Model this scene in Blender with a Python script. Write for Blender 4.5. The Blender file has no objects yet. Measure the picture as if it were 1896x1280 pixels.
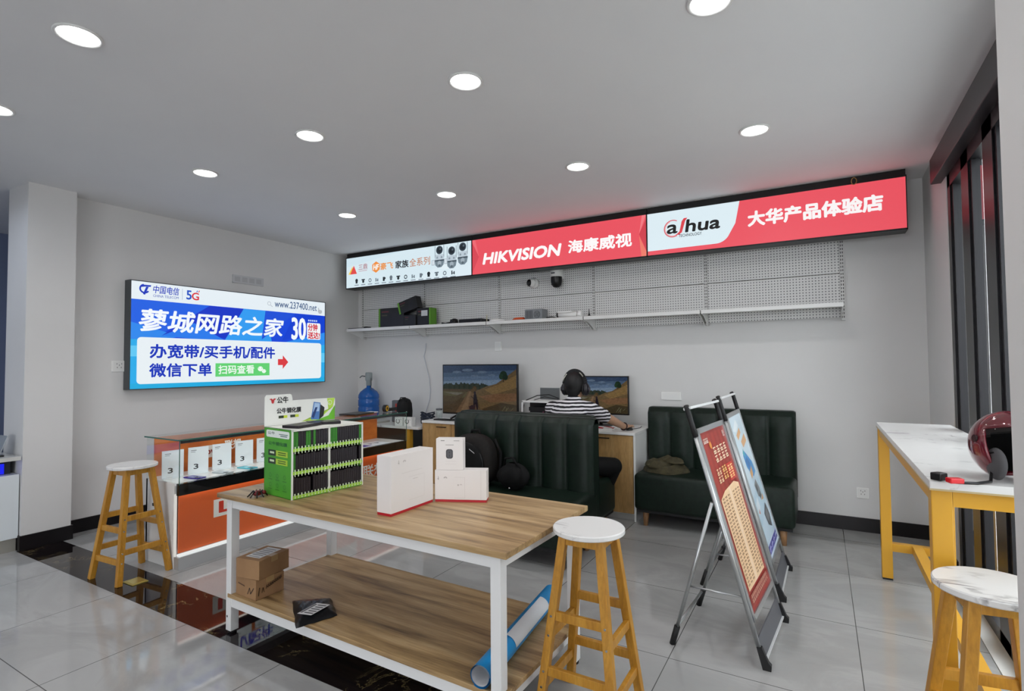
import bpy, bmesh, math, random
from mathutils import Vector, Matrix
random.seed(7)
S = bpy.context.scene
COL = S.collection
R = math.radians
PI = math.pi

# ------------------------------------------------------------------ camera, world, exposure, room lamps
HC = 1.45
cam = bpy.data.cameras.new('camera'); cam.sensor_width = 36; cam.lens = 986.418 / 1896 * 36
cam.clip_start = .02; cam.clip_end = 200
cob = bpy.data.objects.new('camera', cam); COL.objects.link(cob); S.camera = cob
yaw, pitch, roll = R(30.0357), R(1.92016), R(-.44665)
fw = Vector((-math.sin(yaw) * math.cos(pitch), math.cos(yaw) * math.cos(pitch), math.sin(pitch)))
rt = Vector((math.cos(yaw), math.sin(yaw), 0)); up = rt.cross(fw)
r2 = rt * math.cos(roll) + up * math.sin(roll); u2 = up * math.cos(roll) - rt * math.sin(roll)
m = Matrix((r2, u2, -fw)).transposed().to_4x4(); m.translation = (0, 0, HC); cob.matrix_world = m

w = bpy.data.worlds.new('world'); S.world = w; w.use_nodes = True
bg = w.node_tree.nodes['Background']; bg.inputs[0].default_value = (.92, .95, 1, 1); bg.inputs[1].default_value = 7.5
vs = S.view_settings; vs.view_transform = 'Standard'; vs.look = 'None'; vs.gamma = 1; vs.exposure = -.22; vs.use_curve_mapping = False
S.cycles.use_denoising = True
S.cycles.max_bounces = 8
S.cycles.sample_clamp_indirect = 6

ZC = 2.95; XL = -5.667; YB = 5.448; XR = .76
LAMP_W = 4.0
LAMP_POS = [(x, y) for y in (3.76, 2.31, 1.08, -.4, -1.8) for x in (-6.6, -5.35, -4.1, -2.85, -1.58, -.35)]
LAMP_POS = [p for p in LAMP_POS if p[0] > -5.3 or p[1] < 1.2]
for x, y in LAMP_POS:
    l = bpy.data.lights.new('downlight_beam', 'AREA'); l.shape = 'DISK'; l.size = .12; l.energy = LAMP_W; l.spread = R(165)
    l.color = (1, .985, .965) if x > -5 else (.72, .82, 1)
    o = bpy.data.objects.new('downlight_beam', l); COL.objects.link(o); o.location = (x, y, ZC - .03)

# ------------------------------------------------------------------ materials
def lin(c):
    if isinstance(c, str):
        c = [int(c[i:i + 2], 16) / 255 for i in (0, 2, 4)]
        c = [(v / 12.92 if v <= .04045 else ((v + .055) / 1.055) ** 2.4) for v in c]
    return (c[0], c[1], c[2], 1)
MC = {}
def M(c, rough=.5, metal=0, em=0, spec=.5, coat=0, trans=0, ior=1.45):
    k = (str(c), rough, metal, em, spec, coat, trans)
    if k in MC: return MC[k]
    mt = bpy.data.materials.new('mat'); mt.use_nodes = True
    b = mt.node_tree.nodes['Principled BSDF']
    col = lin(c)
    b.inputs['Base Color'].default_value = col if not em else (col[0] * .06, col[1] * .06, col[2] * .06, 1)
    b.inputs['Roughness'].default_value = rough; b.inputs['Metallic'].default_value = metal
    b.inputs['Specular IOR Level'].default_value = spec; b.inputs['IOR'].default_value = ior
    if coat: b.inputs['Coat Weight'].default_value = coat; b.inputs['Coat Roughness'].default_value = .05
    if trans: b.inputs['Transmission Weight'].default_value = trans
    if em:
        b.inputs['Emission Color'].default_value = col; b.inputs['Emission Strength'].default_value = em
    MC[k] = mt
    return mt
def nodes(mt):
    nt = mt.node_tree; return nt, nt.nodes, nt.links, nt.nodes['Principled BSDF']
def ramp(nt, fac, stops):
    r = nt.nodes.new('ShaderNodeValToRGB'); nt.links.new(fac, r.inputs[0])
    e = r.color_ramp.elements
    while len(e) < len(stops): e.new(.5)
    for i, (p, c) in enumerate(stops): e[i].position = p; e[i].color = lin(c)
    return r.outputs[0]
def coords(nt, scale=(1, 1, 1), rot=(0, 0, 0), loc=(0, 0, 0)):
    t = nt.nodes.new('ShaderNodeTexCoord'); mp = nt.nodes.new('ShaderNodeMapping')
    mp.inputs['Scale'].default_value = scale; mp.inputs['Rotation'].default_value = rot; mp.inputs['Location'].default_value = loc
    nt.links.new(t.outputs['Object'], mp.inputs[0]); return mp.outputs[0]
def noise(nt, vec, scale=5, detail=4, rough=.55, dist=0):
    n = nt.nodes.new('ShaderNodeTexNoise'); nt.links.new(vec, n.inputs['Vector'])
    n.inputs['Scale'].default_value = scale; n.inputs['Detail'].default_value = detail
    n.inputs['Roughness'].default_value = rough; n.inputs['Distortion'].default_value = dist
    return n.outputs['Fac']
def mixc(nt, fac, a, b, mode='MIX'):
    x = nt.nodes.new('ShaderNodeMix'); x.data_type = 'RGBA'; x.blend_type = mode
    for i, v in ((0, fac), (6, a), (7, b)):
        if hasattr(v, 'links'): nt.links.new(v, x.inputs[i])
        else: x.inputs[i].default_value = v if not isinstance(v, (str,)) else lin(v)
    return x.outputs[2]
def noisy(c1, c2, scale=6, rough=.5, st=(1, 1, 1), detail=4, lo=.35, hi=.65, dist=0, bump=0, spec=.5, coat=0):
    mt = M((random.random(), 0, 0)); mt = mt.copy(); nt, N, L, b = nodes(mt)
    f = noise(nt, coords(nt, st), scale, detail, dist=dist)
    L.new(ramp(nt, f, [(lo, c1), (hi, c2)]), b.inputs['Base Color'])
    b.inputs['Roughness'].default_value = rough; b.inputs['Specular IOR Level'].default_value = spec
    if coat: b.inputs['Coat Weight'].default_value = coat
    if bump:
        bp = N.new('ShaderNodeBump'); bp.inputs['Strength'].default_value = bump; bp.inputs['Distance'].default_value = .005
        L.new(f, bp.inputs['Height']); L.new(bp.outputs[0], b.inputs['Normal'])
    return mt

WALL = noisy((.69, .685, .675), (.72, .715, .705), 1.3, .6)
CEIL = noisy((.82, .82, .83), (.85, .85, .855), .9, .7)
def floor_mat():
    mt = M('9a9a9a', .13).copy(); nt, N, L, b = nodes(mt)
    c = coords(nt, (1, 1, 1))
    n1 = noise(nt, coords(nt, (.7, 1.6, 1), (0, 0, .5)), 1.7, 8, .6, 1.2)
    base = ramp(nt, n1, [(.30, (.315, .315, .312)), (.48, (.355, .355, .352)), (.56, (.395, .395, .39)), (.75, (.365, .365, .362))])
    br = N.new('ShaderNodeTexBrick'); br.offset = 0
    mp = coords(nt, (1, 1, 1), loc=(.678, -2.682 + .812 * 6, 0)); L.new(mp, br.inputs['Vector'])
    br.inputs['Scale'].default_value = 1; br.inputs['Brick Width'].default_value = .812; br.inputs['Row Height'].default_value = .812
    br.inputs['Mortar Size'].default_value = .0022; br.inputs['Mortar Smooth'].default_value = .1
    L.new(mixc(nt, br.outputs['Fac'], base, '4a4a4a'), b.inputs['Base Color'])
    b.inputs['Roughness'].default_value = .06; b.inputs['Specular IOR Level'].default_value = .62
    return mt
FLOOR = floor_mat()
def black_marble():
    mt = M('0a0a0a', .06).copy(); nt, N, L, b = nodes(mt)
    n = noise(nt, coords(nt, (1, 1, 1)), 3.5, 9, .65, 2.0)
    v = ramp(nt, n, [(.0, (.006, .005, .006)), (.478, (.010, .007, .008)), (.496, (.34, .26, .11)), (.514, (.010, .007, .008)), (1, (.016, .010, .011))])
    n2 = noise(nt, coords(nt, (1, 1, 1), loc=(3, 1, 0)), 1.8, 2)
    mk = ramp(nt, n2, [(.5, (0, 0, 0)), (.62, (1, 1, 1))])
    L.new(mixc(nt, mk, (.008, .006, .007, 1), v), b.inputs['Base Color'])
    b.inputs['Roughness'].default_value = .03
    return mt
BMARBLE = black_marble()
def white_marble(sc=1.0, lo=.455, dk='8f8c8d', mask=(.47, .6)):
    mt = M('e8e8e8', .2).copy(); nt, N, L, b = nodes(mt)
    n = noise(nt, coords(nt, (1.0 * sc, 2.6 * sc, 1), (0, 0, .35)), 3.0, 6, .55, 1.4)
    v = ramp(nt, n, [(.0, 'dedddb'), (lo, 'dcdbd9'), (.50, dk), (.50 + (.5 - lo) * .7, 'd9d8d6'), (1, 'dfdedc')])
    n2 = noise(nt, coords(nt, (1, 1, 1), loc=(5, 2, 0)), 3.2, 2)
    mk = ramp(nt, n2, [(mask[0], (0, 0, 0)), (mask[1], (1, 1, 1))])
    L.new(mixc(nt, mk, 'dedddb', v), b.inputs['Base Color']); b.inputs['Roughness'].default_value = .22
    return mt
WMARBLE = white_marble(1.0, .475, 'a5a2a3', (.54, .64)); VMARBLE = white_marble(); TMARBLE = white_marble(.6, .482, 'b0aeae', (.5, .6))
def wood(c1, c2, c3, st=(.7, 9, 9), sc=2.2, rough=.35):
    mt = M('a0a0a0', rough).copy(); nt, N, L, b = nodes(mt)
    n = noise(nt, coords(nt, st), sc, 5, .6, .35)
    n2 = noise(nt, coords(nt, (st[0] * 2.2, st[1] * 5, st[2] * 5)), sc * 2, 3)
    a = ramp(nt, n, [(.30, c1), (.5, c2), (.68, c3)])
    bb = ramp(nt, n2, [(.3, (.82, .82, .82)), (.7, (1.08, 1.08, 1.08))])
    L.new(mixc(nt, 1.0, a, bb, 'MULTIPLY'), b.inputs['Base Color']); b.inputs['Roughness'].default_value = rough
    return mt
OAK = wood('6b5236', 'a88a60', 'bfa37a')
OAKV = wood('a98452', 'b48f5c', 'bd9a68', (9, 9, .8), 2.0, .4)
YWOOD = wood('a97420', 'b9832a', 'c69238', (12, 12, 1.0), 2.0, .4)
YMETAL = M('cf9a2c', .38)
def stripes(c1, c2, period, duty, z0=0):
    mt = M('ffffff', .8).copy(); nt, N, L, b = nodes(mt)
    t = N.new('ShaderNodeTexCoord'); s = N.new('ShaderNodeSeparateXYZ'); L.new(t.outputs['Object'], s.inputs[0])
    nz = noise(nt, t.outputs['Object'], 9, 2)
    def mth(op, a, bv):
        q = N.new('ShaderNodeMath'); q.operation = op
        for i, v in enumerate((a, bv)):
            if hasattr(v, 'links'): L.new(v, q.inputs[i])
            else: q.inputs[i].default_value = v
        return q.outputs[0]
    z = mth('ADD', s.outputs['Z'], mth('MULTIPLY', nz, .02))
    f = mth('GREATER_THAN', mth('FRACT', mth('MULTIPLY', mth('ADD', z, z0), 1 / period), 0), duty)
    L.new(mixc(nt, f, c1, c2), b.inputs['Base Color']); b.inputs['Roughness'].default_value = .85
    return mt
def dots(c1, c2, pitch, rad):
    mt = M('e8e8e8', .45).copy(); nt, N, L, b = nodes(mt)
    t = N.new('ShaderNodeTexCoord'); s = N.new('ShaderNodeSeparateXYZ'); L.new(t.outputs['Object'], s.inputs[0])
    def mth(op, a, bv=0.0):
        q = N.new('ShaderNodeMath'); q.operation = op
        for i, v in enumerate((a, bv)):
            if hasattr(v, 'links'): L.new(v, q.inputs[i])
            else: q.inputs[i].default_value = v
        return q.outputs[0]
    def cell(o):
        return mth('ABSOLUTE', mth('SUBTRACT', mth('FRACT', mth('MULTIPLY', mth('ADD', o, 20.0), 1 / pitch)), .5))
    d = mth('MAXIMUM', cell(s.outputs['X']), cell(s.outputs['Z']))
    f = mth('LESS_THAN', d, rad / pitch)
    L.new(mixc(nt, f, c1, c2), b.inputs['Base Color'])
    return mt
PEG = dots('dededc', '6e6f72', .025, .0048)
def led_orange():
    return M('d9552a', .3)
WHITE = M('e6e6e4', .35); WHITEM = M('e2e2e0', .35); BLACK = M('0c0c0d', .35); BLACKM = M('121214', .55)
DKGREY = M('3a3c3e', .5); CHROME = M('c8c8c8', .18, 1); ALU = M('b9bcbd', .35, .85); SKIN = noisy((.42, .24, .15), (.46, .27, .175), 6, .55)
LEATHER = noisy('0c1812', '122219', 30, .45, bump=.15, spec=.35)
GREENB = M('5aa02c', .45); LIME = M('a6d93e', .45); RED = M('b01f2a', .4)
def glass_mat(tint=(.97, .99, .985), a=.88):
    mt = bpy.data.materials.new('glass'); mt.use_nodes = True; nt = mt.node_tree; nt.nodes.clear()
    o = nt.nodes.new('ShaderNodeOutputMaterial'); mx = nt.nodes.new('ShaderNodeMixShader')
    fr = nt.nodes.new('ShaderNodeFresnel'); fr.inputs[0].default_value = 1.45
    t = nt.nodes.new('ShaderNodeBsdfTransparent'); t.inputs[0].default_value = (*tint, 1)
    g = nt.nodes.new('ShaderNodeBsdfGlossy'); g.inputs['Roughness'].default_value = .02
    L = nt.links; ge = nt.nodes.new('ShaderNodeNewGeometry'); mu = nt.nodes.new('ShaderNodeMath'); mu.operation = 'MULTIPLY'; iv = nt.nodes.new('ShaderNodeMath'); iv.operation = 'SUBTRACT'; iv.inputs[0].default_value = 1
    L.new(ge.outputs['Backfacing'], iv.inputs[1]); L.new(fr.outputs[0], mu.inputs[0]); L.new(iv.outputs[0], mu.inputs[1]); L.new(mu.outputs[0], mx.inputs[0]); L.new(t.outputs[0], mx.inputs[1]); L.new(g.outputs[0], mx.inputs[2]); L.new(mx.outputs[0], o.inputs[0])
    return mt
GLASS = glass_mat()
GLASSEDGE = M('3f6b60', .15)

# ------------------------------------------------------------------ mesh helpers
class MB:
    def __init__(s): s.bm = bmesh.new(); s.mats = []
    def _mi(s, mt):
        if mt is None: return 0
        if mt not in s.mats: s.mats.append(mt)
        return s.mats.index(mt)
    def _put(s, fs, mt, smooth=False):
        i = s._mi(mt)
        for f in fs: f.material_index = i; f.smooth = smooth
    def merge(s, tmp, mat=None, M4=None, smooth=None):
        if M4 is not None: bmesh.ops.transform(tmp, matrix=M4, verts=tmp.verts)
        vm = {v: s.bm.verts.new(v.co) for v in tmp.verts}
        i = s._mi(mat)
        for f in tmp.faces:
            try: nf = s.bm.faces.new([vm[v] for v in f.verts])
            except ValueError: continue
            nf.material_index = i; nf.smooth = f.smooth if smooth is None else smooth
        tmp.free(); return s
    def box(s, c, d, mat=None, rot=None, bev=0, seg=2):
        t = bmesh.new(); bmesh.ops.create_cube(t, size=1)
        bmesh.ops.scale(t, vec=d, verts=t.verts)
        if bev: bmesh.ops.bevel(t, geom=t.edges[:], offset=bev, segments=seg, profile=.5, affect='EDGES')
        m4 = Matrix.Translation(c)
        if rot is not None: m4 = m4 @ (Matrix.Rotation(rot, 4, 'Z') if isinstance(rot, (int, float)) else rot)
        return s.merge(t, mat, m4, bev > .006 and seg > 1)
    def b2(s, a, b, mat=None, bev=0, seg=2):
        a, b = Vector(a), Vector(b)
        return s.box((a + b) / 2, [abs(x) for x in (b - a)], mat, bev=bev, seg=seg)
    def cyl(s, p, q, r, mat=None, r2=None, n=20, cap=True, smooth=True):
        p, q = Vector(p), Vector(q); d = q - p
        t = bmesh.new(); bmesh.ops.create_cone(t, cap_ends=cap, segments=n, radius1=r, radius2=r if r2 is None else r2, depth=d.length)
        for f in t.faces: f.smooth = smooth and len(f.verts) == 4
        m4 = Matrix.Translation((p + q) / 2) @ d.to_track_quat('Z', 'Y').to_matrix().to_4x4()
        return s.merge(t, mat, m4)
    def beam(s, p, q, wx, wy, mat=None, bev=0, upv=(0, 0, 1)):
        p, q = Vector(p), Vector(q); d = (q - p); z = d.normalized(); u = Vector(upv)
        if abs(z.dot(u)) > .97: u = Vector((0, 1, 0))
        x = u.cross(z).normalized(); y = z.cross(x)
        m4 = Matrix((x, y, z)).transposed().to_4x4(); m4.translation = (p + q) / 2
        t = bmesh.new(); bmesh.ops.create_cube(t, size=1); bmesh.ops.scale(t, vec=(wx, wy, d.length), verts=t.verts)
        if bev: bmesh.ops.bevel(t, geom=t.edges[:], offset=bev, segments=2, profile=.5, affect='EDGES')
        return s.merge(t, mat, m4)
    def sph(s, c, r, mat=None, n=20, rot=None, cut=None):
        t = bmesh.new(); bmesh.ops.create_uvsphere(t, u_segments=n, v_segments=max(8, n * 2 // 3), radius=1)
        if cut: bmesh.ops.delete(t, geom=[v for v in t.verts if cut(v.co)], context='VERTS')
        for f in t.faces: f.smooth = True
        rr = (r, r, r) if isinstance(r, (int, float)) else r
        m4 = Matrix.Translation(c)
        if rot is not None: m4 = m4 @ rot
        return s.merge(t, mat, m4 @ Matrix.Diagonal((*rr, 1)))
    def lathe(s, prof, c=(0, 0, 0), mat=None, n=28, M4=None, smooth=True):
        t = bmesh.new(); rings = []
        for r, z in prof:
            rings.append([t.verts.new((max(r, 1e-4) * math.cos(2 * PI * i / n), max(r, 1e-4) * math.sin(2 * PI * i / n), z)) for i in range(n)])
        for a, b in zip(rings, rings[1:]):
            for i in range(n):
                f = t.faces.new((a[i], a[(i + 1) % n], b[(i + 1) % n], b[i])); f.smooth = smooth
        m4 = Matrix.Translation(c)
        return s.merge(t, mat, m4 @ M4 if M4 is not None else m4)
    def tube(s, pts, r, mat=None, n=8, close=False):
        P = [Vector(p) for p in pts]; t = bmesh.new(); rings = []
        x = None
        for i, p in enumerate(P):
            d = (P[min(i + 1, len(P) - 1)] - P[max(i - 1, 0)]).normalized()
            if x is None: x = d.orthogonal().normalized()
            x = (x - d * x.dot(d)).normalized(); y = d.cross(x)
            rr = r[i] if isinstance(r, (list, tuple)) else r
            rings.append([t.verts.new(p + (x * math.cos(2 * PI * k / n) + y * math.sin(2 * PI * k / n)) * rr) for k in range(n)])
        for a, b in zip(rings, rings[1:]):
            for k in range(n): t.faces.new((a[k], a[(k + 1) % n], b[(k + 1) % n], b[k])).smooth = True
        t.faces.new(rings[0][::-1]); t.faces.new(rings[-1])
        return s.merge(t, mat)
    def prism(s, poly, O, U, V, Nn, mat=None):
        """polygon (u,v) extruded along vector Nn"""
        O, U, V, Nn = map(Vector, (O, U, V, Nn)); t = bmesh.new()
        a = [t.verts.new(O + U * u + V * v) for u, v in poly]; b = [t.verts.new(O + U * u + V * v + Nn) for u, v in poly]
        t.faces.new(a[::-1]); t.faces.new(b)
        for i in range(len(a)): t.faces.new((a[i], a[(i + 1) % len(a)], b[(i + 1) % len(a)], b[i]))
        bmesh.ops.recalc_face_normals(t, faces=t.faces)
        return s.merge(t, mat)
    def grid(s, fn, nu, nv, mat=None, smooth=True):
        t = bmesh.new(); g = [[t.verts.new(fn(i / nu, j / nv)) for j in range(nv + 1)] for i in range(nu + 1)]
        for i in range(nu):
            for j in range(nv): t.faces.new((g[i][j], g[i + 1][j], g[i + 1][j + 1], g[i][j + 1])).smooth = smooth
        return s.merge(t, mat)
    def build(s, name, mat=None, parent=None, shift=None, sub=0, recalc=True):
        if mat is not None and not s.mats: s.mats.append(mat)
        if shift is not None: bmesh.ops.translate(s.bm, vec=-Vector(shift), verts=s.bm.verts)
        if recalc: bmesh.ops.recalc_face_normals(s.bm, faces=s.bm.faces)
        me = bpy.data.meshes.new(name); s.bm.to_mesh(me); s.bm.free()
        for q in s.mats: me.materials.append(q)
        o = bpy.data.objects.new(name, me); COL.objects.link(o)
        if parent is not None: o.parent = parent
        if sub:
            md = o.modifiers.new('s', 'SUBSURF'); md.levels = sub; md.render_levels = sub
        return o
def thing(name, label, cat, loc=(0, 0, 0), rz=0, group=None):
    o = bpy.data.objects.new(name, None); COL.objects.link(o); o.empty_display_size = .1
    o.location = loc; o.rotation_euler = (0, 0, rz); o['label'] = label; o['category'] = cat
    if group: o['group'] = group
    return o
def tag(o, label, cat, group=None):
    o['label'] = label; o['category'] = cat
    if group: o['group'] = group
    return o
def struct(name, mb, mat=None, parent=None):
    o = mb.build(name, mat, parent)
    if parent is None: o['kind'] = 'structure'
    return o
def copy_tree(o, parent=None):
    c = o.copy(); COL.objects.link(c); c.parent = parent
    for ch in [x for x in o.children]: copy_tree(ch, c)
    return c
TXT = {}
def text_geo(sx, bold):
    k = (sx, bold)
    if k in TXT: return TXT[k]
    cu = bpy.data.curves.new('t', 'FONT'); cu.body = sx; cu.offset = bold; cu.resolution_u = 3; cu.fill_mode = 'FRONT'
    o = bpy.data.objects.new('t', cu); COL.objects.link(o)
    dg = bpy.context.evaluated_depsgraph_get(); dg.update()
    me = o.evaluated_get(dg).to_mesh()
    vs_ = [(v.co.x, v.co.y) for v in me.vertices]; fs = [tuple(p.vertices) for p in me.polygons]
    o.evaluated_get(dg).to_mesh_clear(); bpy.data.objects.remove(o); bpy.data.curves.remove(cu)
    x0 = min(v[0] for v in vs_); x1 = max(v[0] for v in vs_); y0 = min(v[1] for v in vs_); y1 = max(v[1] for v in vs_)
    TXT[k] = ([((x - x0) / (x1 - x0), (y - y0) / (y1 - y0)) for x, y in vs_], fs)
    return TXT[k]
class Art(MB):
    """flat printed matter: polygons and lettering laid on a plane O + u*U + v*V"""
    def __init__(s, O, U, V, em=0, rough=.4, eps=.0001):
        super().__init__(); s.O, s.U, s.V = Vector(O), Vector(U), Vector(V); s.N = s.U.cross(s.V).normalized()
        s.em = em; s.rough = rough; s.eps = eps; s.k = 1
    def col(s, c): return c if isinstance(c, bpy.types.Material) else M(c, s.rough, 0, s.em)
    def P(s, u, v, k): return s.O + s.U * u + s.V * v + s.N * (s.eps * k)
    def poly(s, pts, c, k=None):
        if k is None: k = s.k; s.k += 1
        i = s._mi(s.col(c)); f = s.bm.faces.new([s.bm.verts.new(s.P(u, v, k)) for u, v in pts]); f.material_index = i
        if f.calc_area() > 0:
            f.normal_update()
            if f.normal.dot(s.N) < 0: f.normal_flip()
        return s
    def rect(s, u0, v0, u1, v1, c, k=None): return s.poly([(u0, v0), (u1, v0), (u1, v1), (u0, v1)], c, k)
    def asp(s): return s.U.length / s.V.length
    def rrect(s, u0, v0, u1, v1, r, c, k=None):
        a = s.asp(); pts = []
        for cx, cy, t0 in ((u1 - r / a, v1 - r, 0), (u0 + r / a, v1 - r, 90), (u0 + r / a, v0 + r, 180), (u1 - r / a, v0 + r, 270)):
            for i in range(6): t = R(t0 + 18 * i); pts.append((cx + r / a * math.cos(t), cy + r * math.sin(t)))
        return s.poly(pts, c, k)
    def disc(s, u, v, r, c, k=None, n=24, sy=1): 
        a = s.asp(); return s.poly([(u + r / a * math.cos(2 * PI * i / n), v + r * sy * math.sin(2 * PI * i / n)) for i in range(n)], c, k)
    def ring(s, u, v, r0, r1, c, a0=0, a1=360, k=None, n=28):
        if k is None: k = s.k; s.k += 1
        a = s.asp(); A = [R(a0 + (a1 - a0) * i / n) for i in range(n + 1)]
        for t, q in zip(A, A[1:]):
            s.poly([(u + r0 / a * math.cos(t), v + r0 * math.sin(t)), (u + r1 / a * math.cos(t), v + r1 * math.sin(t)),
                    (u + r1 / a * math.cos(q), v + r1 * math.sin(q)), (u + r0 / a * math.cos(q), v + r0 * math.sin(q))], c, k)
        return s
    def line(s, pts, wd, c, k=None):
        if k is None: k = s.k; s.k += 1
        a = s.asp()
        for (x0, y0), (x1, y1) in zip(pts, pts[1:]):
            dx, dy = (x1 - x0) * a, y1 - y0; l = math.hypot(dx, dy) or 1; nx, ny = -dy / l * wd / 2, dx / l * wd / 2
            s.poly([(x0 + nx / a, y0 + ny), (x1 + nx / a, y1 + ny), (x1 - nx / a, y1 - ny), (x0 - nx / a, y0 - ny)], c, k)
        return s
    def text(s, sx, u0, v0, u1, v1, c, bold=0, shear=0, k=None):
        """lettering fitted to a rectangle; bold thickens the strokes by layering shifted copies"""
        if k is None: k = s.k; s.k += 1
        vs_, fs = text_geo(sx, 0); i = s._mi(s.col(c)); a = s.asp()
        b = bold * (v1 - v0); u0 += b / a; u1 -= b / a; v0 += b; v1 -= b
        offs = [(0, 0)] if not bold else [(b * math.cos(R(45 * q)), b * math.sin(R(45 * q))) for q in range(8)]
        for q, (ox, oy) in enumerate(offs):
            V_ = [s.bm.verts.new(s.P(u0 + (u1 - u0) * x + ox / a + shear * (v1 - v0) * (y - .5) / a, v0 + (v1 - v0) * y + oy, k + q * .02)) for x, y in vs_]
            for f in fs:
                try: nf = s.bm.faces.new([V_[j] for j in f])
                except ValueError: continue
                nf.material_index = i; nf.normal_update()
                if nf.normal.dot(s.N) < 0: nf.normal_flip()
        return s
    def build(s, name, parent=None, shift=None): return super().build(name, None, parent, shift, recalc=False)

# ------------------------------------------------------------------ the setting
struct('floor', MB().b2((-9, -6, -.1), (XR + .1, YB + .15, 0)), FLOOR)
struct('trim_1', MB().b2((-5.505, 1.712, -.01), (.74, 2.005, .0015)), BMARBLE)
struct('ceiling', MB().b2((-9, -4.6, ZC), (XR + .3, YB + .15, ZC + .12)), CEIL)
struct('wall_left', MB().b2((XL - .15, 2.06, 0), (XL, YB + .15, ZC)), WALL)
struct('wall_column', MB().b2((-5.90, 1.737, 0), (-5.505, 2.062, ZC)), WALL)
struct('wall_back', MB().b2((XL - .15, YB, 0), (XR + .3, YB + .15, ZC)), WALL)
wr = MB()
wr.b2((XR, 4.54, 0), (XR + .3, YB, ZC)).b2((XR, 1.7, 2.86), (XR + .3, 4.6, ZC)).b2((.402, -.2, 0), (1.06, 1.75, ZC)).b2((XR, -4.6, 0), (XR + .3, -.2, ZC))
struct('wall_right', wr, WALL)
BLUEW = M('7682a2', .7)
wf = MB(); wf.b2((-8.1, -4.6, 0), (-7.9, 4, ZC)).b2((-8, 3.4, 0), (XL - .15, 3.5, ZC))
struct('wall_recess', wf, BLUEW)
struct('unseen_front_wall', MB().b2((-8.1, -4.7, 2.72), (XR + .3, -4.55, ZC)).b2((-8.1, -4.7, 0), (-2.2, -4.55, 2.72)), WALL)  # unseen wall, closed on the left to hold daylight off that side
BASE = noisy((.006, .005, .006), (.012, .010, .011), 3, .35, spec=.3)
struct('baseboard_left', MB().b2((XL, 2.062, 0), (XL + .014, YB, .115)), BASE)
bc = MB(); bc.b2((-5.505, 1.737, 0), (-5.491, 2.062, .115)).b2((-5.9, 1.725, 0), (-5.491, 1.737, .115)).b2((-5.66, 2.062, 0), (-5.491, 2.074, .115))
struct('baseboard_column', bc, BASE)
struct('baseboard_back', MB().b2((XL, YB - .014, 0), (XR, YB, .115)), BASE)
struct('baseboard_right', MB().b2((XR - .014, 4.56, 0), (XR, YB, .115)), BASE)
# glazed shop front on the right
WF = M('17161a', .35, .3)
fr = MB()
fr.b2((.765, 1.75, 2.60), (.83, 4.54, 2.69)).b2((.765, 1.75, 0), (.83, 4.54, .07))
MUL = [(4.54, 4.46), (4.14, 3.97), (3.65, 3.47), (3.02, 2.88), (2.45, 2.30), (1.86, 1.75)]
for a, b in MUL: fr.b2((.765, b, 0), (.83, a, 2.69))
for (a, b), (c, d) in zip(MUL, MUL[1:]):
    for y in (b - .018, c + .018): fr.b2((.775, y - .018, .07), (.815, y + .018, 2.6))
win = struct('window_1', fr, WF)
MB().b2((.70, 1.752, 2.685), (.83, 4.70, 2.86), bev=.004).build('header_box', M('2a262a', .4), win)
for (a, b), (c, d) in zip(MUL, MUL[1:]):
    MB().b2((.793, c, .07), (.797, b, 2.6)).build('pane', GLASS, win)
struct('trim_2', MB().b2((.69, 1.75, 0), (.83, 4.54, .004)), M('d8d8d6', .3))
# street side
struct('ground', MB().b2((XR + .1, -12, -.16), (16, 60, -.02)).b2((-20, -16, -.16), (XR + .1, -6, -.02)), noisy('a5a5a2', 'b4b4b0', 3, .8))  # second slab is unseen, added to bounce daylight up to the ceiling
struct('wall_street', (lambda q: [q.b2((13, -6, -.1), (13.3, 60, 3.6))] and [q.b2((12.85, y, -.1), (13, y + .5, 3.6)) for y in range(-5, 58, 2)] and q)(MB()), M('dcdee0', .8))
# ------------------------------------------------------------------ recessed downlights
LAMPON = M('ffffff', .5, 0, 9.0)
LL = [((-4.074, 3.765), 'leftmost of the back row, by the white sign'), ((-2.826, 3.753), 'second from left in the back row'),
      ((-1.566, 3.733), 'third from left in the back row'), ((-.334, 3.737), 'rightmost of the back row, in front of the right red sign'),
      ((-4.103, 2.355), 'leftmost of the middle row'), ((-2.851, 2.316), 'second from left in the middle row'),
      ((-1.594, 2.286), 'third from left in the middle row, near the centre of the ceiling'), ((-.362, 2.293), 'at the top edge of the photo, right of centre'),
      ((-2.87, 1.068), 'in the top left corner of the photo'), ((-4.102, 1.13), 'cut by the left edge of the photo')]
for (x, y), lb in LL:
    t = thing('downlight', 'round ceiling downlight, ' + lb, 'ceiling light', (x, y, ZC), 0, 'recessed ceiling downlights')
    MB().lathe([(.080, 0), (.092, 0), (.094, -.006), (.088, -.010), (.080, -.008), (.078, -.002)], n=36).build('trim_ring', WHITE, t)
    MB().lathe([(.0, -.0035), (.079, -.0035), (.079, -.001), (0, -.001)], n=36).build('diffuser', LAMPON, t)

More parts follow.
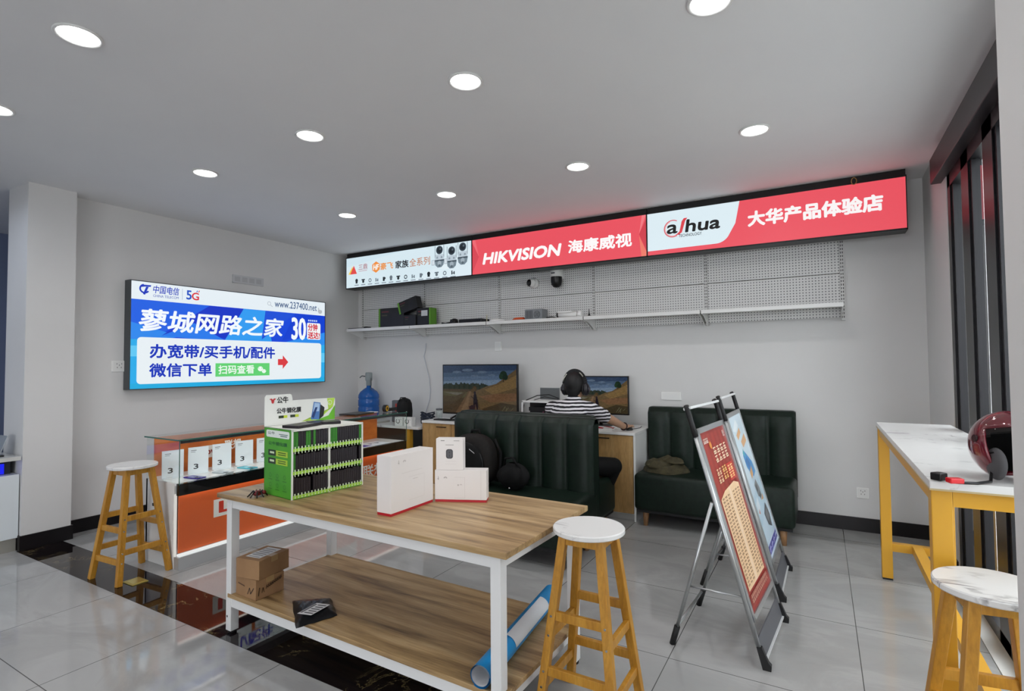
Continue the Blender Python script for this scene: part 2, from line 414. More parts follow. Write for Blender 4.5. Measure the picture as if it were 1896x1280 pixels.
# ------------------------------------------------------------------ blue telecom lightbox on the left wall
EM = 1.14
def sign_box(name, label, O, U, V, depth, back):
    pass
t = thing('lightbox_sign', 'blue and white lit shop sign with a red arrow on the left wall', 'sign', (XL, 3.64, 1.237))
YT0, YT1, ZT0, ZT1, XT = 2.516, 4.767, 1.237, 2.256, -5.567
f = MB()
for a, b in (((XL, YT0, ZT0), (XT - .004, YT1, ZT1)),): f.b2(a, b)
for a, b in (((XL, YT0 - .008, ZT0 - .008), (XT + .004, YT0, ZT1 + .008)), ((XL, YT1, ZT0 - .008), (XT + .004, YT1 + .008, ZT1 + .008)),
             ((XL, YT0, ZT0 - .008), (XT + .004, YT1, ZT0)), ((XL, YT0, ZT1), (XT + .004, YT1, ZT1 + .008))): f.b2(a, b)
f.build('frame', M('4a4f52', .4, .4), t, t.location)
O, U, V = (XT, YT0, ZT0), (0, YT1 - YT0, 0), (0, 0, ZT1 - ZT0)
A = Art(O, U, V, EM)
LW = 'e4eef4'; DB = '1034b8'
A.rect(0, 0, 1, 1, '1246d8')
A.poly([(0, .83), (0, .62), (.12, .52), (.33, .83)], '1b5fe0'); A.poly([(0, .62), (0, .40), (.2, .5)], '2b86ea')
A.poly([(.33, .83), (.12, .5), (.42, .5), (.5, .83)], '0d34c4'); A.poly([(.5, .83), (.62, .83), (.66, .46), (.40, .46)], '2f9af0')
A.poly([(.62, .83), (.80, .83), (.60, .5)], '1a4fd6'); A.poly([(.8, .83), (1, .83), (1, .62), (.72, .5)], '0e3fd0'); A.poly([(1, .62), (1, .46), (.7, .46)], '2a8cec')
A.poly([(.12, .5), (.26, .64), (.42, .46)], '2579ea')
A.rect(0, 0, 1, .46, '28a9e6'); A.rect(0, .30, .03, .40, '5fc6f2'); A.rect(.972, .24, 1, .36, '5fc6f2'); A.rect(0, 0, 1, .05, '1fa8dc')
A.rect(0, .832, 1, 1, LW, None)
A.rrect(.025, .043, .975, .481, .035, 'e6eef2')
A.build('sign_face', t, t.location)
A = Art((XT + .003, YT0, ZT0), U, V, EM)
# swoosh emblem
A.ring(.050, .935, .030, .045, DB, 100, 330); A.poly([(.030, .945), (.040, .972), (.076, .974), (.074, .958), (.052, .955)], DB); A.poly([(.056, .955), (.066, .955), (.052, .878), (.044, .884)], DB)
A.text('中国电信', .084, .902, .191, .978, DB, .012, .12); A.text('CHINA TELECOM', .084, .866, .189, .890, '3a4fb0', .005)
A.rect(.204, .865, .2055, .975, '8a98b8')
A.text('5', .222, .872, .246, .966, '1c50c0', .03); A.text('G', .246, .872, .279, .950, 'd8303c', .03); A.line([(.268, .955), (.272, .972)], .008, '1c50c0'); A.line([(.276, .955), (.281, .974)], .008, 'd8303c')
A.ring(.640, .918, .018, .023, 'a8adb4'); A.line([(.648, .900), (.660, .884)], .006, 'a8adb4')
A.text('www.237400.net', .672, .884, .942, .966, '2a4c7c', .008)
A.poly([(.951, .93), (.956, .93), (.959, .905), (.978, .898), (.979, .872), (.972, .855), (.957, .855), (.948, .885), (.952, .893)], 'b6bcc2')
A.text('蓼城网路之家', .031, .535, .726, .752, 'f2f8fc', .026, .18)
A.text('30', .775, .512, .870, .783, 'f4fafc', .03)
A.rrect(.876, .524, .968, .73, .02, 'f0f4f6'); A.text('分钟', .882, .63, .948, .722, 'cf2038', .03); A.text('送达!', .882, .532, .964, .622, 'cf2038', .03)
for i in range(5): A.rect(.884 + i * .013, .748, .892 + i * .013, .768, 'cfe2f6')
A.text('办宽带/买手机/配件', .073, .282, .676, .421, DB, .03); A.text('微信下单', .072, .103, .342, .236, DB, .03)
A.rect(.359, .094, .644, .234, '62cf72'); A.text('扫码查看', .373, .118, .558, .214, 'eefaf0', .02)
A.disc(.592, .170, .032, 'eefaf0', sy=.85); A.disc(.612, .143, .026, 'eefaf0', sy=.85); A.disc(.583, .178, .005, '62cf72'); A.disc(.600, .178, .005, '62cf72'); A.disc(.606, .150, .004, '62cf72'); A.disc(.619, .150, .004, '62cf72')
A.poly([(.693, .21), (.722, .21), (.722, .165), (.756, .244), (.722, .325), (.722, .28), (.693, .28)], 'd83a40')
A.build('lettering', t, t.location)

# ------------------------------------------------------------------ three lightboxes along the back wall
AX = (-5.537, -3.477, -1.427, .614)
SY, SZ0, SZ1 = 5.1, 2.48, 2.885
FRM = M('1d1f20', .4, .3)
def lightbox(i, label):
    x0, x1 = AX[i], AX[i + 1]
    t = thing('lightbox_sign', label, 'sign', ((x0 + x1) / 2, SY + .1, SZ0), 0, None)
    f = MB(); g = .012
    f.b2((x0 + .002, SY + .004, SZ0), (x1 - .002, SY + .16, SZ1))
    f.b2((x0, SY - .006, SZ1 - .001), (x1, SY + .16, SZ1 + g)).b2((x0, SY - .006, SZ0 - g), (x1, SY + .16, SZ0 + .001)).b2((x0, SY - .006, SZ0 - g), (x0 + .006, SY + .16, SZ1 + g)).b2((x1 - .006, SY - .006, SZ0 - g), (x1, SY + .16, SZ1 + g))
    f.build('frame', FRM, t, t.location)
    MB().b2((x0 + .004, SY + .012, SZ1 + .0125), (x1 - .004, SY + .12, ZC - .002)).build('gap_shade_strip', BLACKM, t, t.location)  # black strip fills the gap under the ceiling, standing in for its shade
    O, U, V = (x0 + .006, SY, SZ0), (x1 - x0 - .012, 0, 0), (0, 0, SZ1 - SZ0)
    return t, Art(O, U, V, EM), Art((x0 + .006, SY - .004, SZ0), U, V, EM)
SRED = 'e8525f'
t, A, B = lightbox(0, 'lit white sign with orange hexagon and camera pictures, leftmost on the back wall')
A.rect(0, 0, 1, 1, 'd6e8f0'); A.poly([(0, .7), (.5, 1), (0, 1)], 'cfe4ee'); A.poly([(.55, 0), (1, 0), (1, .8)], 'dbebf3'); A.disc(.82, .42, .28, 'e2f0f6', sy=.6)
A.build('sign_face', t, t.location)
B.poly([(.020, .45), (.058, .72), (.060, .45)], 'f0cc50'); B.poly([(.036, .45), (.070, .735), (.098, .45)], 'e04a48'); B.build('triangle_logo', t, t.location)
ART0 = lambda: Art(B.O, B.U, B.V, EM)
C = ART0(); C.text('三鼎', .112, .56, .190, .745, 'a8606a', .006); C.rect(.113, .515, .188, .535, 'c4a0a8'); C.build('lettering', t, t.location)
C = ART0(); hx = [(.2665 + .0375 * math.cos(R(90 + 60 * i)), .59 + .185 * math.sin(R(90 + 60 * i))) for i in range(6)]
C.poly(hx, 'ee9040'); C.text('HF', .243, .50, .290, .68, 'f6f6f2', .05, .15); C.build('hexagon_logo', t, t.location)
C = ART0(); C.text('豪飞', .304, .47, .411, .70, 'e89038', .02); C.text('家族', .429, .455, .536, .70, '222428', .03); C.text('全系列', .543, .455, .703, .71, 'c08464', .012); C.build('lettering', t, t.location)
for u, v, hf in ((.773, .60, 1), (.862, .53, 0), (.940, .60, 0)):
    C = ART0(); g = 1.35
    C.rect(u - .034, v + .02, u - .031, v + .39, '5c6a74'); C.rect(u + .031, v + .02, u + .034, v + .39, '5c6a74')
    C.disc(u, v + .25, .125, '39444e'); C.disc(u, v + .25, .085, '1f272e'); C.disc(u + .006, v + .28, .03, '5a6872')
    P = lambda q: [(u + (x - 0) * g, v + y) for x, y in q]
    C.poly(P([(-.022, .12), (.022, .12), (.026, -.06), (-.026, -.06)]), 'bccad4'); C.poly(P([(-.026, -.08), (.026, -.08), (.026, -.04), (-.026, -.04)]), '3c4a54')
    C.poly(P([(-.026, -.08), (.026, -.08), (.022, -.2), (.01, -.27), (-.01, -.27), (-.022, -.2)]), '75858f')
    C.disc(u, v - .14, .07, '9fadb7'); C.disc(u, v - .215, .04, '56656f')
    for q in (-1, 1): C.rect(u + q * .016 - .006, v + .0, u + q * .016 + .006, v + .06, '8d9ca6')
    if hf:
        for q in (-1, 1): C.rect(u + q * .046 - .012, v - .19, u + q * .046 + .012, v - .03, 'aebbc5'); C.rect(u + q * .046 - .008, v - .17, u + q * .046 + .008, v - .05, 'd4dfe6')
    C.build('camera_picture', t, t.location)
for i in range(14):
    u = .095 + i * .0597; v = .195 - i * .0045; c = '222a30' if i in (0, 1, 4, 6, 7, 10, 13) else '66727b'
    C = ART0(); k = i % 5
    if k == 0: C.disc(u, v + .03, .06, c); C.rect(u - .009, v - .065, u + .009, v, c)
    elif k == 1: C.rect(u - .015, v + .02, u + .015, v + .06, c); C.disc(u, v - .02, .048, c)
    elif k == 2: C.ring(u, v, .038, .065, c)
    elif k == 3: C.rect(u - .012, v - .06, u - .004, v + .055, c); C.rect(u - .004, v - .03, u + .004, v - .01, c); C.rect(u + .004, v - .06, u + .012, v + .03, c)
    else: C.rect(u - .009, v - .065, u + .007, v + .065, c); C.disc(u + .008, v + .02, .035, c)
    C.rect(u - .019, v - .135, u + .019, v - .108, '7d8992', 1)
    C.build('product_icon', t, t.location)
t, A, B = lightbox(1, 'lit red sign with large white lettering, middle one of the three on the back wall')
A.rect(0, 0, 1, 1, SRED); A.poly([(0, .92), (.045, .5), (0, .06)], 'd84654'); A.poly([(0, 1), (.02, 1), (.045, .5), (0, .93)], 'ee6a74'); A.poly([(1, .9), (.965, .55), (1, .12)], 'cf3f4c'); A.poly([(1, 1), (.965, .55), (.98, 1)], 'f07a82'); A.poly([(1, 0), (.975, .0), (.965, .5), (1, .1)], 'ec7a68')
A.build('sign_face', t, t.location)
B.text('HIKVISION', .076, .25, .552, .582, 'fcfafa', .055, .22); B.build('lettering', t, t.location)
C = Art(B.O, B.U, B.V, EM); C.text('海康威视', .594, .276, .930, .624, 'fcfafa', .035); C.build('lettering', t, t.location)
t, A, B = lightbox(2, 'lit red and white sign with a black swirl logo, rightmost on the back wall')
A.rect(0, 0, 1, 1, SRED)
pl = [(0, .104), (.305, .11)]
for i in range(8): q = R(-90 + 90 * i / 8 * .85); pl.append((.308 + .062 * math.cos(q), .42 + .31 * math.sin(q)))
pl += [(.390, .519), (.409, 1), (0, 1)]
A.poly(pl, 'dbebf2'); A.build('sign_face', t, t.location)
B.ring(.119, .575, .185, .205, 'd8404a', 60, 300); B.ring(.119, .575, .165, .18, 'ec9090', 110, 330)
B.text('a', .092, .455, .142, .675, '151515', .04, .1); B.poly([(.148, .455), (.160, .455), (.176, .72), (.186, .785), (.170, .785), (.160, .72)], 'd8404a'); B.poly([(.128, .41), (.150, .42), (.160, .47), (.148, .47)], 'd8404a')
B.build('swirl_logo', t, t.location); B = Art(A.O - Vector((0, .004, 0)), A.U, A.V, EM)
B.text('hua', .178, .445, .330, .745, '151515', .04, .14); B.text('TECHNOLOGY', .145, .352, .248, .420, '2a2a2a', .012)
B.build('lettering', t, t.location); B = Art(A.O - Vector((0, .004, 0)), A.U, A.V, EM)
B.text('大华产品体验店', .440, .388, .928, .735, 'f8f4f4', .045)
B.build('lettering', t, t.location)
hk = MB(); ps = [(.30, SY + .05, SZ1 + .012)]
ps = [(.27 + .018 * math.cos(q * .5), SY - .012 + .004 * math.sin(q), SZ1 + .02 + .028 * math.sin(q * .5)) for q in [i * .9 for i in range(16)]]
tag(hk.tube(ps, .0035).build('hanging_hook', M('b08a50', .35, .6)), 'small loop of brass coloured wire on top of the right red sign', 'hook')

# ------------------------------------------------------------------ pegboard panels, shelves, brackets
PX = (-5.53, -4.425, -3.29, -2.10, -.945, .18)
PL = ['leftmost white pegboard panel, behind the green edged black boxes', 'second white pegboard panel from the left, behind the flat black router', 'white pegboard panel carrying the two security cameras',
      'fourth white pegboard panel from the left, bare', 'rightmost white pegboard panel, under the right red sign']
SLOT = dots('d9d9d7', '1c1c1e', .03, .0105)
for i in range(5):
    x0, x1 = PX[i] + .018, PX[i + 1] - .018
    z0 = 1.70 if False else 1.74
    t = thing('pegboard_panel', PL[i], 'pegboard', ((x0 + x1) / 2, YB - .03, 1.72), 0, None)
    MB().b2((x0, YB - .045, 1.825), (x1, YB - .028, 2.205)).b2((x0, YB - .045, 2.212), (x1, YB - .028, 2.62)).b2((x0, YB - .047, 2.614), (x1, YB - .02, 2.632)).build('panel', PEG, t, t.location)
for i, x in enumerate(PX):
    t = tag(MB().b2((x - .016, YB - .05, 1.80), (x + .016, YB - .002, 2.64)).build('shelf_upright', M('d8d8d6', .4), None), 'white slotted upright, ' + ['at the far left end of the pegboards', 'between the first and second pegboards', 'between the second and third pegboards', 'between the third and fourth pegboards', 'between the fourth and fifth pegboards', 'at the right end of the pegboards'][i], 'upright')
    sm = MB()
    for k in range(26):
        z = 1.82 + k * .031
        for dx in (-.007, .007): sm.b2((x + dx - .0028, YB - .0515, z), (x + dx + .0028, YB - .0495, z + .018))
    sm.build('slot_row', BLACKM, t)
SHZ = 1.938
SL = ['leftmost white wall shelf, carrying the black boxes', 'white wall shelf carrying the flat black router', 'white wall shelf carrying the grey metal case and white bullet camera', 'empty white wall shelf, second from the right', 'empty white wall shelf at the right end']
for i in range(5):
    x0, x1 = PX[i] + .004, PX[i + 1] - .004
    t = thing('wall_shelf', SL[i], 'shelf', ((x0 + x1) / 2, YB - .05, SHZ), 0, None)
    MB().b2((x0, SY, SHZ - .028), (x1, YB - .052, SHZ - .012)).b2((x0, SY - .002, SHZ - .045), (x1, SY + .012, SHZ - .008), bev=.003).build('board', WHITEM, t, t.location)
    for xx in (x0 + .010, x1 - .010):
        pr = [(0, 0), (.30, 0), (.30, -.018), (.20, -.035), (.10, -.07), (.045, -.095), (.03, -.105), (0, -.105)]
        MB().prism(pr, (xx - .003, YB - .053, SHZ - .030), (0, -1, 0), (0, 0, 1), (.006, 0, 0)).build('bracket', WHITEM, t, t.location)

# ------------------------------------------------------------------ things on the wall shelf and pegboard
def sbox(name, label, cat, x0, x1, y0, y1, h, mt, bev=.004, rz=0, group=None):
    t = thing(name, label, cat, ((x0 + x1) / 2, (y0 + y1) / 2, SHZ - .011), rz, group)
    return t
BB = noisy('101113', '1b1a1c', 9, .4); GE = M('5f9a28', .45)
def gbox(label, x, y, z, wd, dp, h, rz=0, rot=0, edge=(1, 0), sticker=False):
    t = thing('product_box', label, 'box', (x, y, z), rz, 'black boxes with green edges on the wall shelf'); t.rotation_euler = (0, rot, rz)
    MB().b2((-wd / 2, -dp / 2, 0), (wd / 2, dp / 2, h), bev=.003).build('carton', BB, t)
    e = MB()
    if edge[0]: e.b2((-wd / 2 - .002, -dp / 2 - .002, .002), (-wd / 2 + .024, dp / 2 + .001, h - .002))
    if edge[1]: e.b2((wd / 2 - .018, -dp / 2 - .002, .002), (wd / 2 + .001, dp / 2 + .001, h - .002))
    e.build('green_edge', GE, t)
    A = Art((-wd / 2, -dp / 2 - .0015, 0), (wd, 0, 0), (0, 0, h))
    A.rect(.12, .78, .40, .84, '6a2a30'); A.rect(.12, .60, .34, .66, '4a4a30'); A.rect(.55, .2, .85, .75, '17171c')
    if sticker: A.rect(.35, .55, .80, .86, 'c8cacc')
    A.build('print', t)
gbox('large black box with a green left edge, first on the left of the wall shelf', -4.80, 5.24, SHZ - .011, .43, .12, .255)
gbox('small dark box between the two larger black boxes on the shelf', -4.48, 5.22, SHZ - .011, .19, .10, .145, edge=(0, 0))
gbox('black box with a white sticker and green right edge on the wall shelf', -4.275, 5.25, SHZ - .011, .22, .12, .225, edge=(0, 1), sticker=True)
gbox('black box lying tilted on top of the other black boxes', -4.50, 5.225, SHZ + .185, .31, .10, .155, rot=R(-15), edge=(1, 0))
t = thing('tablet', 'flat black tablet lying at the far left end of the wall shelf', 'tablet', (-5.37, 5.22, SHZ - .011), .05)
MB().b2((-.16, -.09, 0), (.15, .09, .014), bev=.004).build('body', BLACK, t); MB().b2((.09, -.06, .014), (.15, .02, .028), bev=.003).build('adapter', BLACKM, t)
t = thing('webcam', 'small black clip camera lying on the wall shelf beside the flat router', 'webcam', (-3.84, 5.22, SHZ - .011))
MB().lathe([(0, 0), (.045, 0), (.05, .02), (.045, .055), (.02, .07), (0, .07)], (.02, 0, 0)).build('body', BLACK, t)
MB().prism([(-.16, 0), (-.04, 0), (-.03, .03), (-.10, .022), (-.15, .03)], (0, -.03, 0), (1, 0, 0), (0, 0, 1), (0, .06, 0)).build('clip', BLACKM, t)
MB().cyl((.02, -.05, .035), (.02, -.062, .035), .022).build('lens', BLACK, t)
t = thing('router', 'flat black router box lying on the wall shelf', 'router', (-3.52, 5.20, SHZ - .011))
MB().b2((-.16, -.09, 0), (.16, .09, .045), bev=.006).build('body', M('14151b', .35), t); MB().b2((-.15, -.092, .012), (.15, -.0895, .03)).build('front_panel', BLACK, t)
t = thing('antenna_stick', 'thin pale stick standing beside the flat black router', 'antenna', (-3.335, 5.19, SHZ - .011))
MB().cyl((0, 0, 0), (0, 0, .09), .006).cyl((0, 0, 0), (0, 0, .006), .018).build('rod', M('b8b49a', .5), t)
t = thing('wifi_puck', 'white rounded puck lying on the wall shelf right of the flat router', 'router', (-3.20, 5.2, SHZ - .011))
MB().lathe([(0, 0), (.085, 0), (.092, .012), (.08, .028), (.04, .036), (0, .037)]).build('shell', WHITE, t); MB().lathe([(.0, .0375), (.03, .0372)], (0, 0, 0)).build('cap', M('cfd1d2', .3), t)
t = thing('charger_cable', 'orange bundled cable lying left of the grey metal case', 'cable', (-2.91, 5.2, SHZ - .011))
MB().tube([(.09 * math.cos(i * .7) * (1 - i * .02), .04 * math.sin(i * .7), .008 + .0012 * i) for i in range(22)], .007).build('coil', M('d2572a', .5), t); MB().tube([(-.08, .0, .008), (-.12, .01, .006), (-.17, -.02, .006)], .005).build('lead', BLACKM, t)
t = thing('power_supply', 'grey metal power supply case with a round fan on the wall shelf', 'power supply', (-2.705, 5.22, SHZ - .011))
MB().b2((-.105, -.07, 0), (.105, .07, .115), bev=.003).build('case', M('8f9396', .4, .6), t)
g = MB(); g.lathe([(.034, 0), (.038, .002), (.034, .004)], (.045, -.07, .055), M4=Matrix.Rotation(R(90), 4, 'X')); g.lathe([(.018, 0), (.021, .002), (.018, .004)], (.045, -.07, .055), M4=Matrix.Rotation(R(90), 4, 'X'))
for a in range(4): g.beam((.045, -.072, .055), (.045 + .036 * math.cos(a * PI / 2 + .7), -.072, .055 + .036 * math.sin(a * PI / 2 + .7)), .003, .003)
g.build('fan_grille', M('55585c', .4, .5), t)
g = MB()
for k in range(5): g.b2((-.095 + k * .018, -.0715, .015), (-.085 + k * .018, -.0695, .10))
g.build('vent', M('4a4c50', .5), t)
tag(MB().tube([(-2.59, 5.2, SHZ - .006), (-2.55, 5.17, SHZ + .004), (-2.51, 5.21, SHZ + .012), (-2.47, 5.18, SHZ + .004), (-2.44, 5.2, SHZ - .004)], .006).build('power_lead', BLACKM), 'black cable lying between the grey metal case and white bullet camera', 'cable')
t = thing('bullet_camera', 'white bullet camera lying on the wall shelf with its black face to the left', 'security camera', (-2.31, 5.2, SHZ - .011))
MB().cyl((-.11, 0, .04), (.10, .01, .035), .034, n=24).b2((-.115, -.04, .055), (.05, .04, .078), bev=.006).build('housing', WHITE, t)
MB().cyl((-.125, 0, .04), (-.108, 0, .04), .036, n=24).build('lens_face', BLACK, t); MB().beam((.06, 0, .03), (.14, .0, .045), .03, .02, bev=.004).cyl((.13, 0, 0), (.13, 0, .07), .03).build('mount', WHITE, t)
t = thing('antenna', 'small black cone antenna standing near the bare pegboard', 'antenna', (-2.075, 5.2, SHZ - .011))
MB().lathe([(0, 0), (.022, 0), (.022, .004), (.012, .02), (.005, .045), (.003, .085), (0, .086)]).build('rod', BLACK, t)
t = thing('dome_camera', 'white turret camera with a black eye mounted on the pegboard', 'security camera', (-2.81, YB - .047, 2.365))
RX = Matrix.Rotation(R(90), 4, 'X')
MB().lathe([(0, 0), (.055, 0), (.058, .02), (.05, .045), (0, .045)], M4=RX).build('base', WHITE, t)
MB().sph((-.01, -.065, 0), .046).build('ball', WHITE, t); MB().lathe([(0, .022), (.02, .019), (.036, .008), (.040, -.006), (0, -.010)], (-.030, -.095, -.003), M4=Matrix.Rotation(R(-32), 4, 'Z') @ RX).build('lens', BLACK, t)
t = thing('dome_camera', 'larger white and black pan tilt camera mounted on the pegboard, right of the turret camera', 'security camera', (-2.50, YB - .047, 2.40))
MB().b2((-.05, -.03, -.02), (.05, 0, .09), bev=.008).build('mount', WHITE, t)
MB().lathe([(0, .10), (.05, .10), (.062, .09), (.064, .0), (.0, .0)], (0, -.085, 0)).build('housing', WHITE, t)
MB().lathe([(.062, .0), (.063, -.05), (.055, -.09), (.03, -.115), (0, -.12), ], (0, -.085, 0)).lathe([(.0, .001), (.062, .0)], (0, -.085, 0)).build('dome', BLACK, t)
MB().b2((-.035, -.152, .03), (.01, -.149, .042)).build('badge', M('3a3c40'), t); MB().cyl((.05, -.06, .05), (.05, -.03, .10), .006).build('aerial', WHITE, t)

# ------------------------------------------------------------------ plates, sockets, cable
def plate(name, label, cat, O, U, V, holes=False, col='f2f2f0', grid=False):
    O, U, V = Vector(O), Vector(U), Vector(V); n = U.cross(V).normalized()
    t = thing(name, label, cat, O + (U + V) / 2)
    q = MB(); q.prism([(0, 0), (1, 0), (1, 1), (0, 1)], O, U, V, n * .012); q.build('plate', M(col, .35), t, t.location)
    A = Art(O + n * .012, U, V)
    if holes:
        A.rrect(.06, .06, .94, .94, .08, 'e8e8e6')
        for u, v, a in ((.5, .60, 0), (.36, .38, 35), (.64, .38, -35), (.33, .72, 0), (.67, .72, 0)):
            A.rect(u - .02, v - .06, u + .02, v + .06, '2c2c2e')
        A.build('socket_holes', t, t.location)
    elif grid:
        for k in range(4): A.rect(.06 + k * .23, .2, .06 + k * .23 + .17, .8, 'b4b6b8')
        A.build('plate_print', t, t.location)
    elif col != 'f2f2f0': A.rrect(.03, .05, .97, .95, .05, '6c7072'); A.build('plate_rim', t, t.location)
    else:
        A.rrect(.04, .08, .96, .92, .06, 'eaeae8'); A.build('plate_rim', t, t.location)
    return t
plate('wall_plaque', 'small pale rectangular plaque on the left wall above the blue sign', 'plaque', (XL, 3.567, 2.378), (0, .38, 0), (0, 0, .092), grid=True, col='c4c6c8')
plate('wall_socket', 'white wall socket on the left wall beside the blue sign', 'socket', (XL, 2.41, 1.402), (0, .115, 0), (0, 0, .10), True)
plate('wall_plate', 'blank white cover plate on the back wall above the green sofa', 'wall plate', (-1.401, YB, 1.072), (.196, 0, 0), (0, 0, .076))
plate('wall_socket', 'white wall socket low on the back wall, right of the sofa', 'socket', (.243, YB, .284), (.086, 0, 0), (0, 0, .084), True)
plate('junction_box', 'small white junction box on the back wall under the shelf', 'junction box', (-3.381, YB, 1.60), (.085, 0, 0), (0, 0, .11))
plate('wall_box', 'grey rectangular plate on the wall left of the person wearing headphones', 'wall plate', (-2.776, YB, 1.03), (.24, 0, 0), (0, 0, .14), col='7c8082')
cb = [(-4.434, YB - .012, 1.72), (-4.445, YB - .012, 1.62), (-4.47, YB - .012, 1.55), (-4.43, YB - .012, 1.42), (-4.385, YB - .012, 1.27), (-4.365, YB - .012, 1.12), (-4.375, YB - .012, 1.0), (-4.43, YB - .012, .86), (-4.47, YB - .012, .74)]
tag(MB().tube(cb, .0055).build('hanging_cable', M('c9ccd2', .5)), 'thin white cable hanging down the back wall from the shelf', 'cable')
# ------------------------------------------------------------------ wooden work table with a lower shelf
t = thing('work_table', 'oak topped work table with white legs and a lower shelf, centre of the shop', 'table', (-1.948, 2.10, 0), R(-1.2))
X0, X1, Y0, Y1 = -.937, .937, -.375, .385
MB().b2((X0, Y0, .725), (X1, Y1, .75), bev=.002).build('tabletop', OAK, t)
MB().b2((X0 + .075, Y0 + .02, .192), (X1 - .025, Y1 - .02, .214), bev=.002).build('lower_shelf', OAK, t)
PWH = M('dcdcdb', .4)
LX = (X0 + .082, X1 - .062)
for sx in LX:
    for sy in (Y0 + .045, Y1 - .045):
        l = MB().b2((sx - .023, sy - .023, .015), (sx + .023, sy + .023, .724), bev=.002).build('leg', PWH, t)
        MB().cyl((sx, sy, 0), (sx, sy, .016), .022).build('foot_pad', BLACKM, l)
        MB().cyl((sx - .01, sy - .0238, .09), (sx - .01, sy - .0225, .09), .006).build('bolt', DKGREY, l)
q = MB()
for sy in (Y0 + .045, Y1 - .045): q.b2((LX[0] + .023, sy - .02, .675), (LX[1] - .023, sy + .02, .724))
for sx in LX: q.b2((sx - .02, Y0 + .07, .675), (sx + .02, Y1 - .07, .724))
q.build('top_rail', PWH, t)
q = MB()
for sy in (Y0 + .045, Y1 - .045): q.b2((LX[0] + .023, sy - .02, .145), (LX[1] - .023, sy + .02, .191))
for sx in LX: q.b2((sx - .02, Y0 + .07, .145), (sx + .02, Y1 - .07, .191))
q.build('shelf_rail', PWH, t)

# ------------------------------------------------------------------ bar stools
def make_stool(label, x, y, rz, top=None):
    t = thing('bar_stool', label, 'stool', (x, y, 0), rz, 'marble topped yellow bar stools')
    H = .743
    MB().lathe([(0, H), (.146, H), (.150, H + .004), (.150, H + .018), (.146, H + .022), (0, H + .022)], n=48, smooth=False).build('seat', top or WMARBLE, t)
    a, b = .078, .163
    P = lambda sx, sy, z: Vector((sx * (b + (a - b) * z / H), sy * (b + (a - b) * z / H), z))
    for sx in (-1, 1):
        for sy in (-1, 1):
            MB().beam(P(sx, sy, .0), P(sx, sy, H), .034, .034, bev=.003, upv=(0, 1, 0)).build('leg', YWOOD, t)
    q = MB()
    for s in (-1, 1):
        q.beam(P(-1, s, H - .02), P(1, s, H - .02), .022, .04); q.beam(P(s, -1, H - .02), P(s, 1, H - .02), .022, .04)
    q.build('seat_frame', YWOOD, t)
    for z in (.42, .205):
        for s in (-1, 1): MB().beam(P(-1, s, z), P(1, s, z), .020, .036, bev=.002).build('stretcher', YWOOD, t)
    for z in (.345, .145):
        for s in (-1, 1): MB().beam(P(s, -1, z), P(s, 1, z), .020, .036, bev=.002).build('stretcher', YWOOD, t)
    q = MB()
    for sx in (-1, 1):
        for z in (.42, .345, .205, .145): p = P(sx, -1, z); q.cyl(p + Vector((0, -.019, 0)), p + Vector((0, -.016, 0)), .005, n=8)
    q.build('screws', CHROME, t)
    return t
make_stool('marble topped yellow bar stool in front of the glass phone counter', -4.20, 1.925, R(94))
make_stool('marble topped yellow bar stool at the right end of the wooden work table', -.858, 2.115, R(0))
make_stool('grey veined marble bar stool at the high window table, cut by the right edge', .44, 2.16, R(9), VMARBLE)

# ------------------------------------------------------------------ high marble table by the window
t = thing('bar_table', 'high narrow marble topped table with yellow metal frame by the window', 'table', (.52, 3.37, 0))
x0, x1, y0, y1 = .318, .715, 2.335, 4.385
q = MB().b2((x0, y0, 1.005), (x1, y1, 1.032), bev=.002); q.build('tabletop', TMARBLE, t, t.location)
MB().b2((x0 - .001, y0 - .001, 1.0), (x1 + .001, y1 + .001, 1.006)).build('edge_band', M('b9a67c', .5), t, t.location)
for xx in (x0 + .035, x1 - .035):
    for yy in (y0 + .05, y1 - .03):
        l = MB().b2((xx - .03, yy - .03, .012), (xx + .03, yy + .03, 1.0), bev=.003).build('leg', YMETAL, t, t.location)
        MB().b2((xx - .028, yy - .028, 0), (xx + .028, yy + .028, .0125)).build('foot_pad', BLACKM, l, t.location)
q = MB()
for yy in (y0 + .05, y1 - .03): q.b2((x0 + .065, yy - .03, .945), (x1 - .065, yy + .03, 1.0))
for xx in (x0 + .035, x1 - .035): q.b2((xx - .025, y0 + .08, .95), (xx + .025, y1 - .06, 1.0))
q.build('top_rail', YMETAL, t, t.location)
q = MB()
for yy in (y0 + .05, y1 - .03): q.b2((x0 + .065, yy - .025, .19), (x1 - .065, yy + .025, .24))
q.build('stretcher', YMETAL, t, t.location)
MB().b2((.49, y0 + .075, .19), (.545, y1 - .055, .24)).build('long_stretcher', YMETAL, t, t.location)

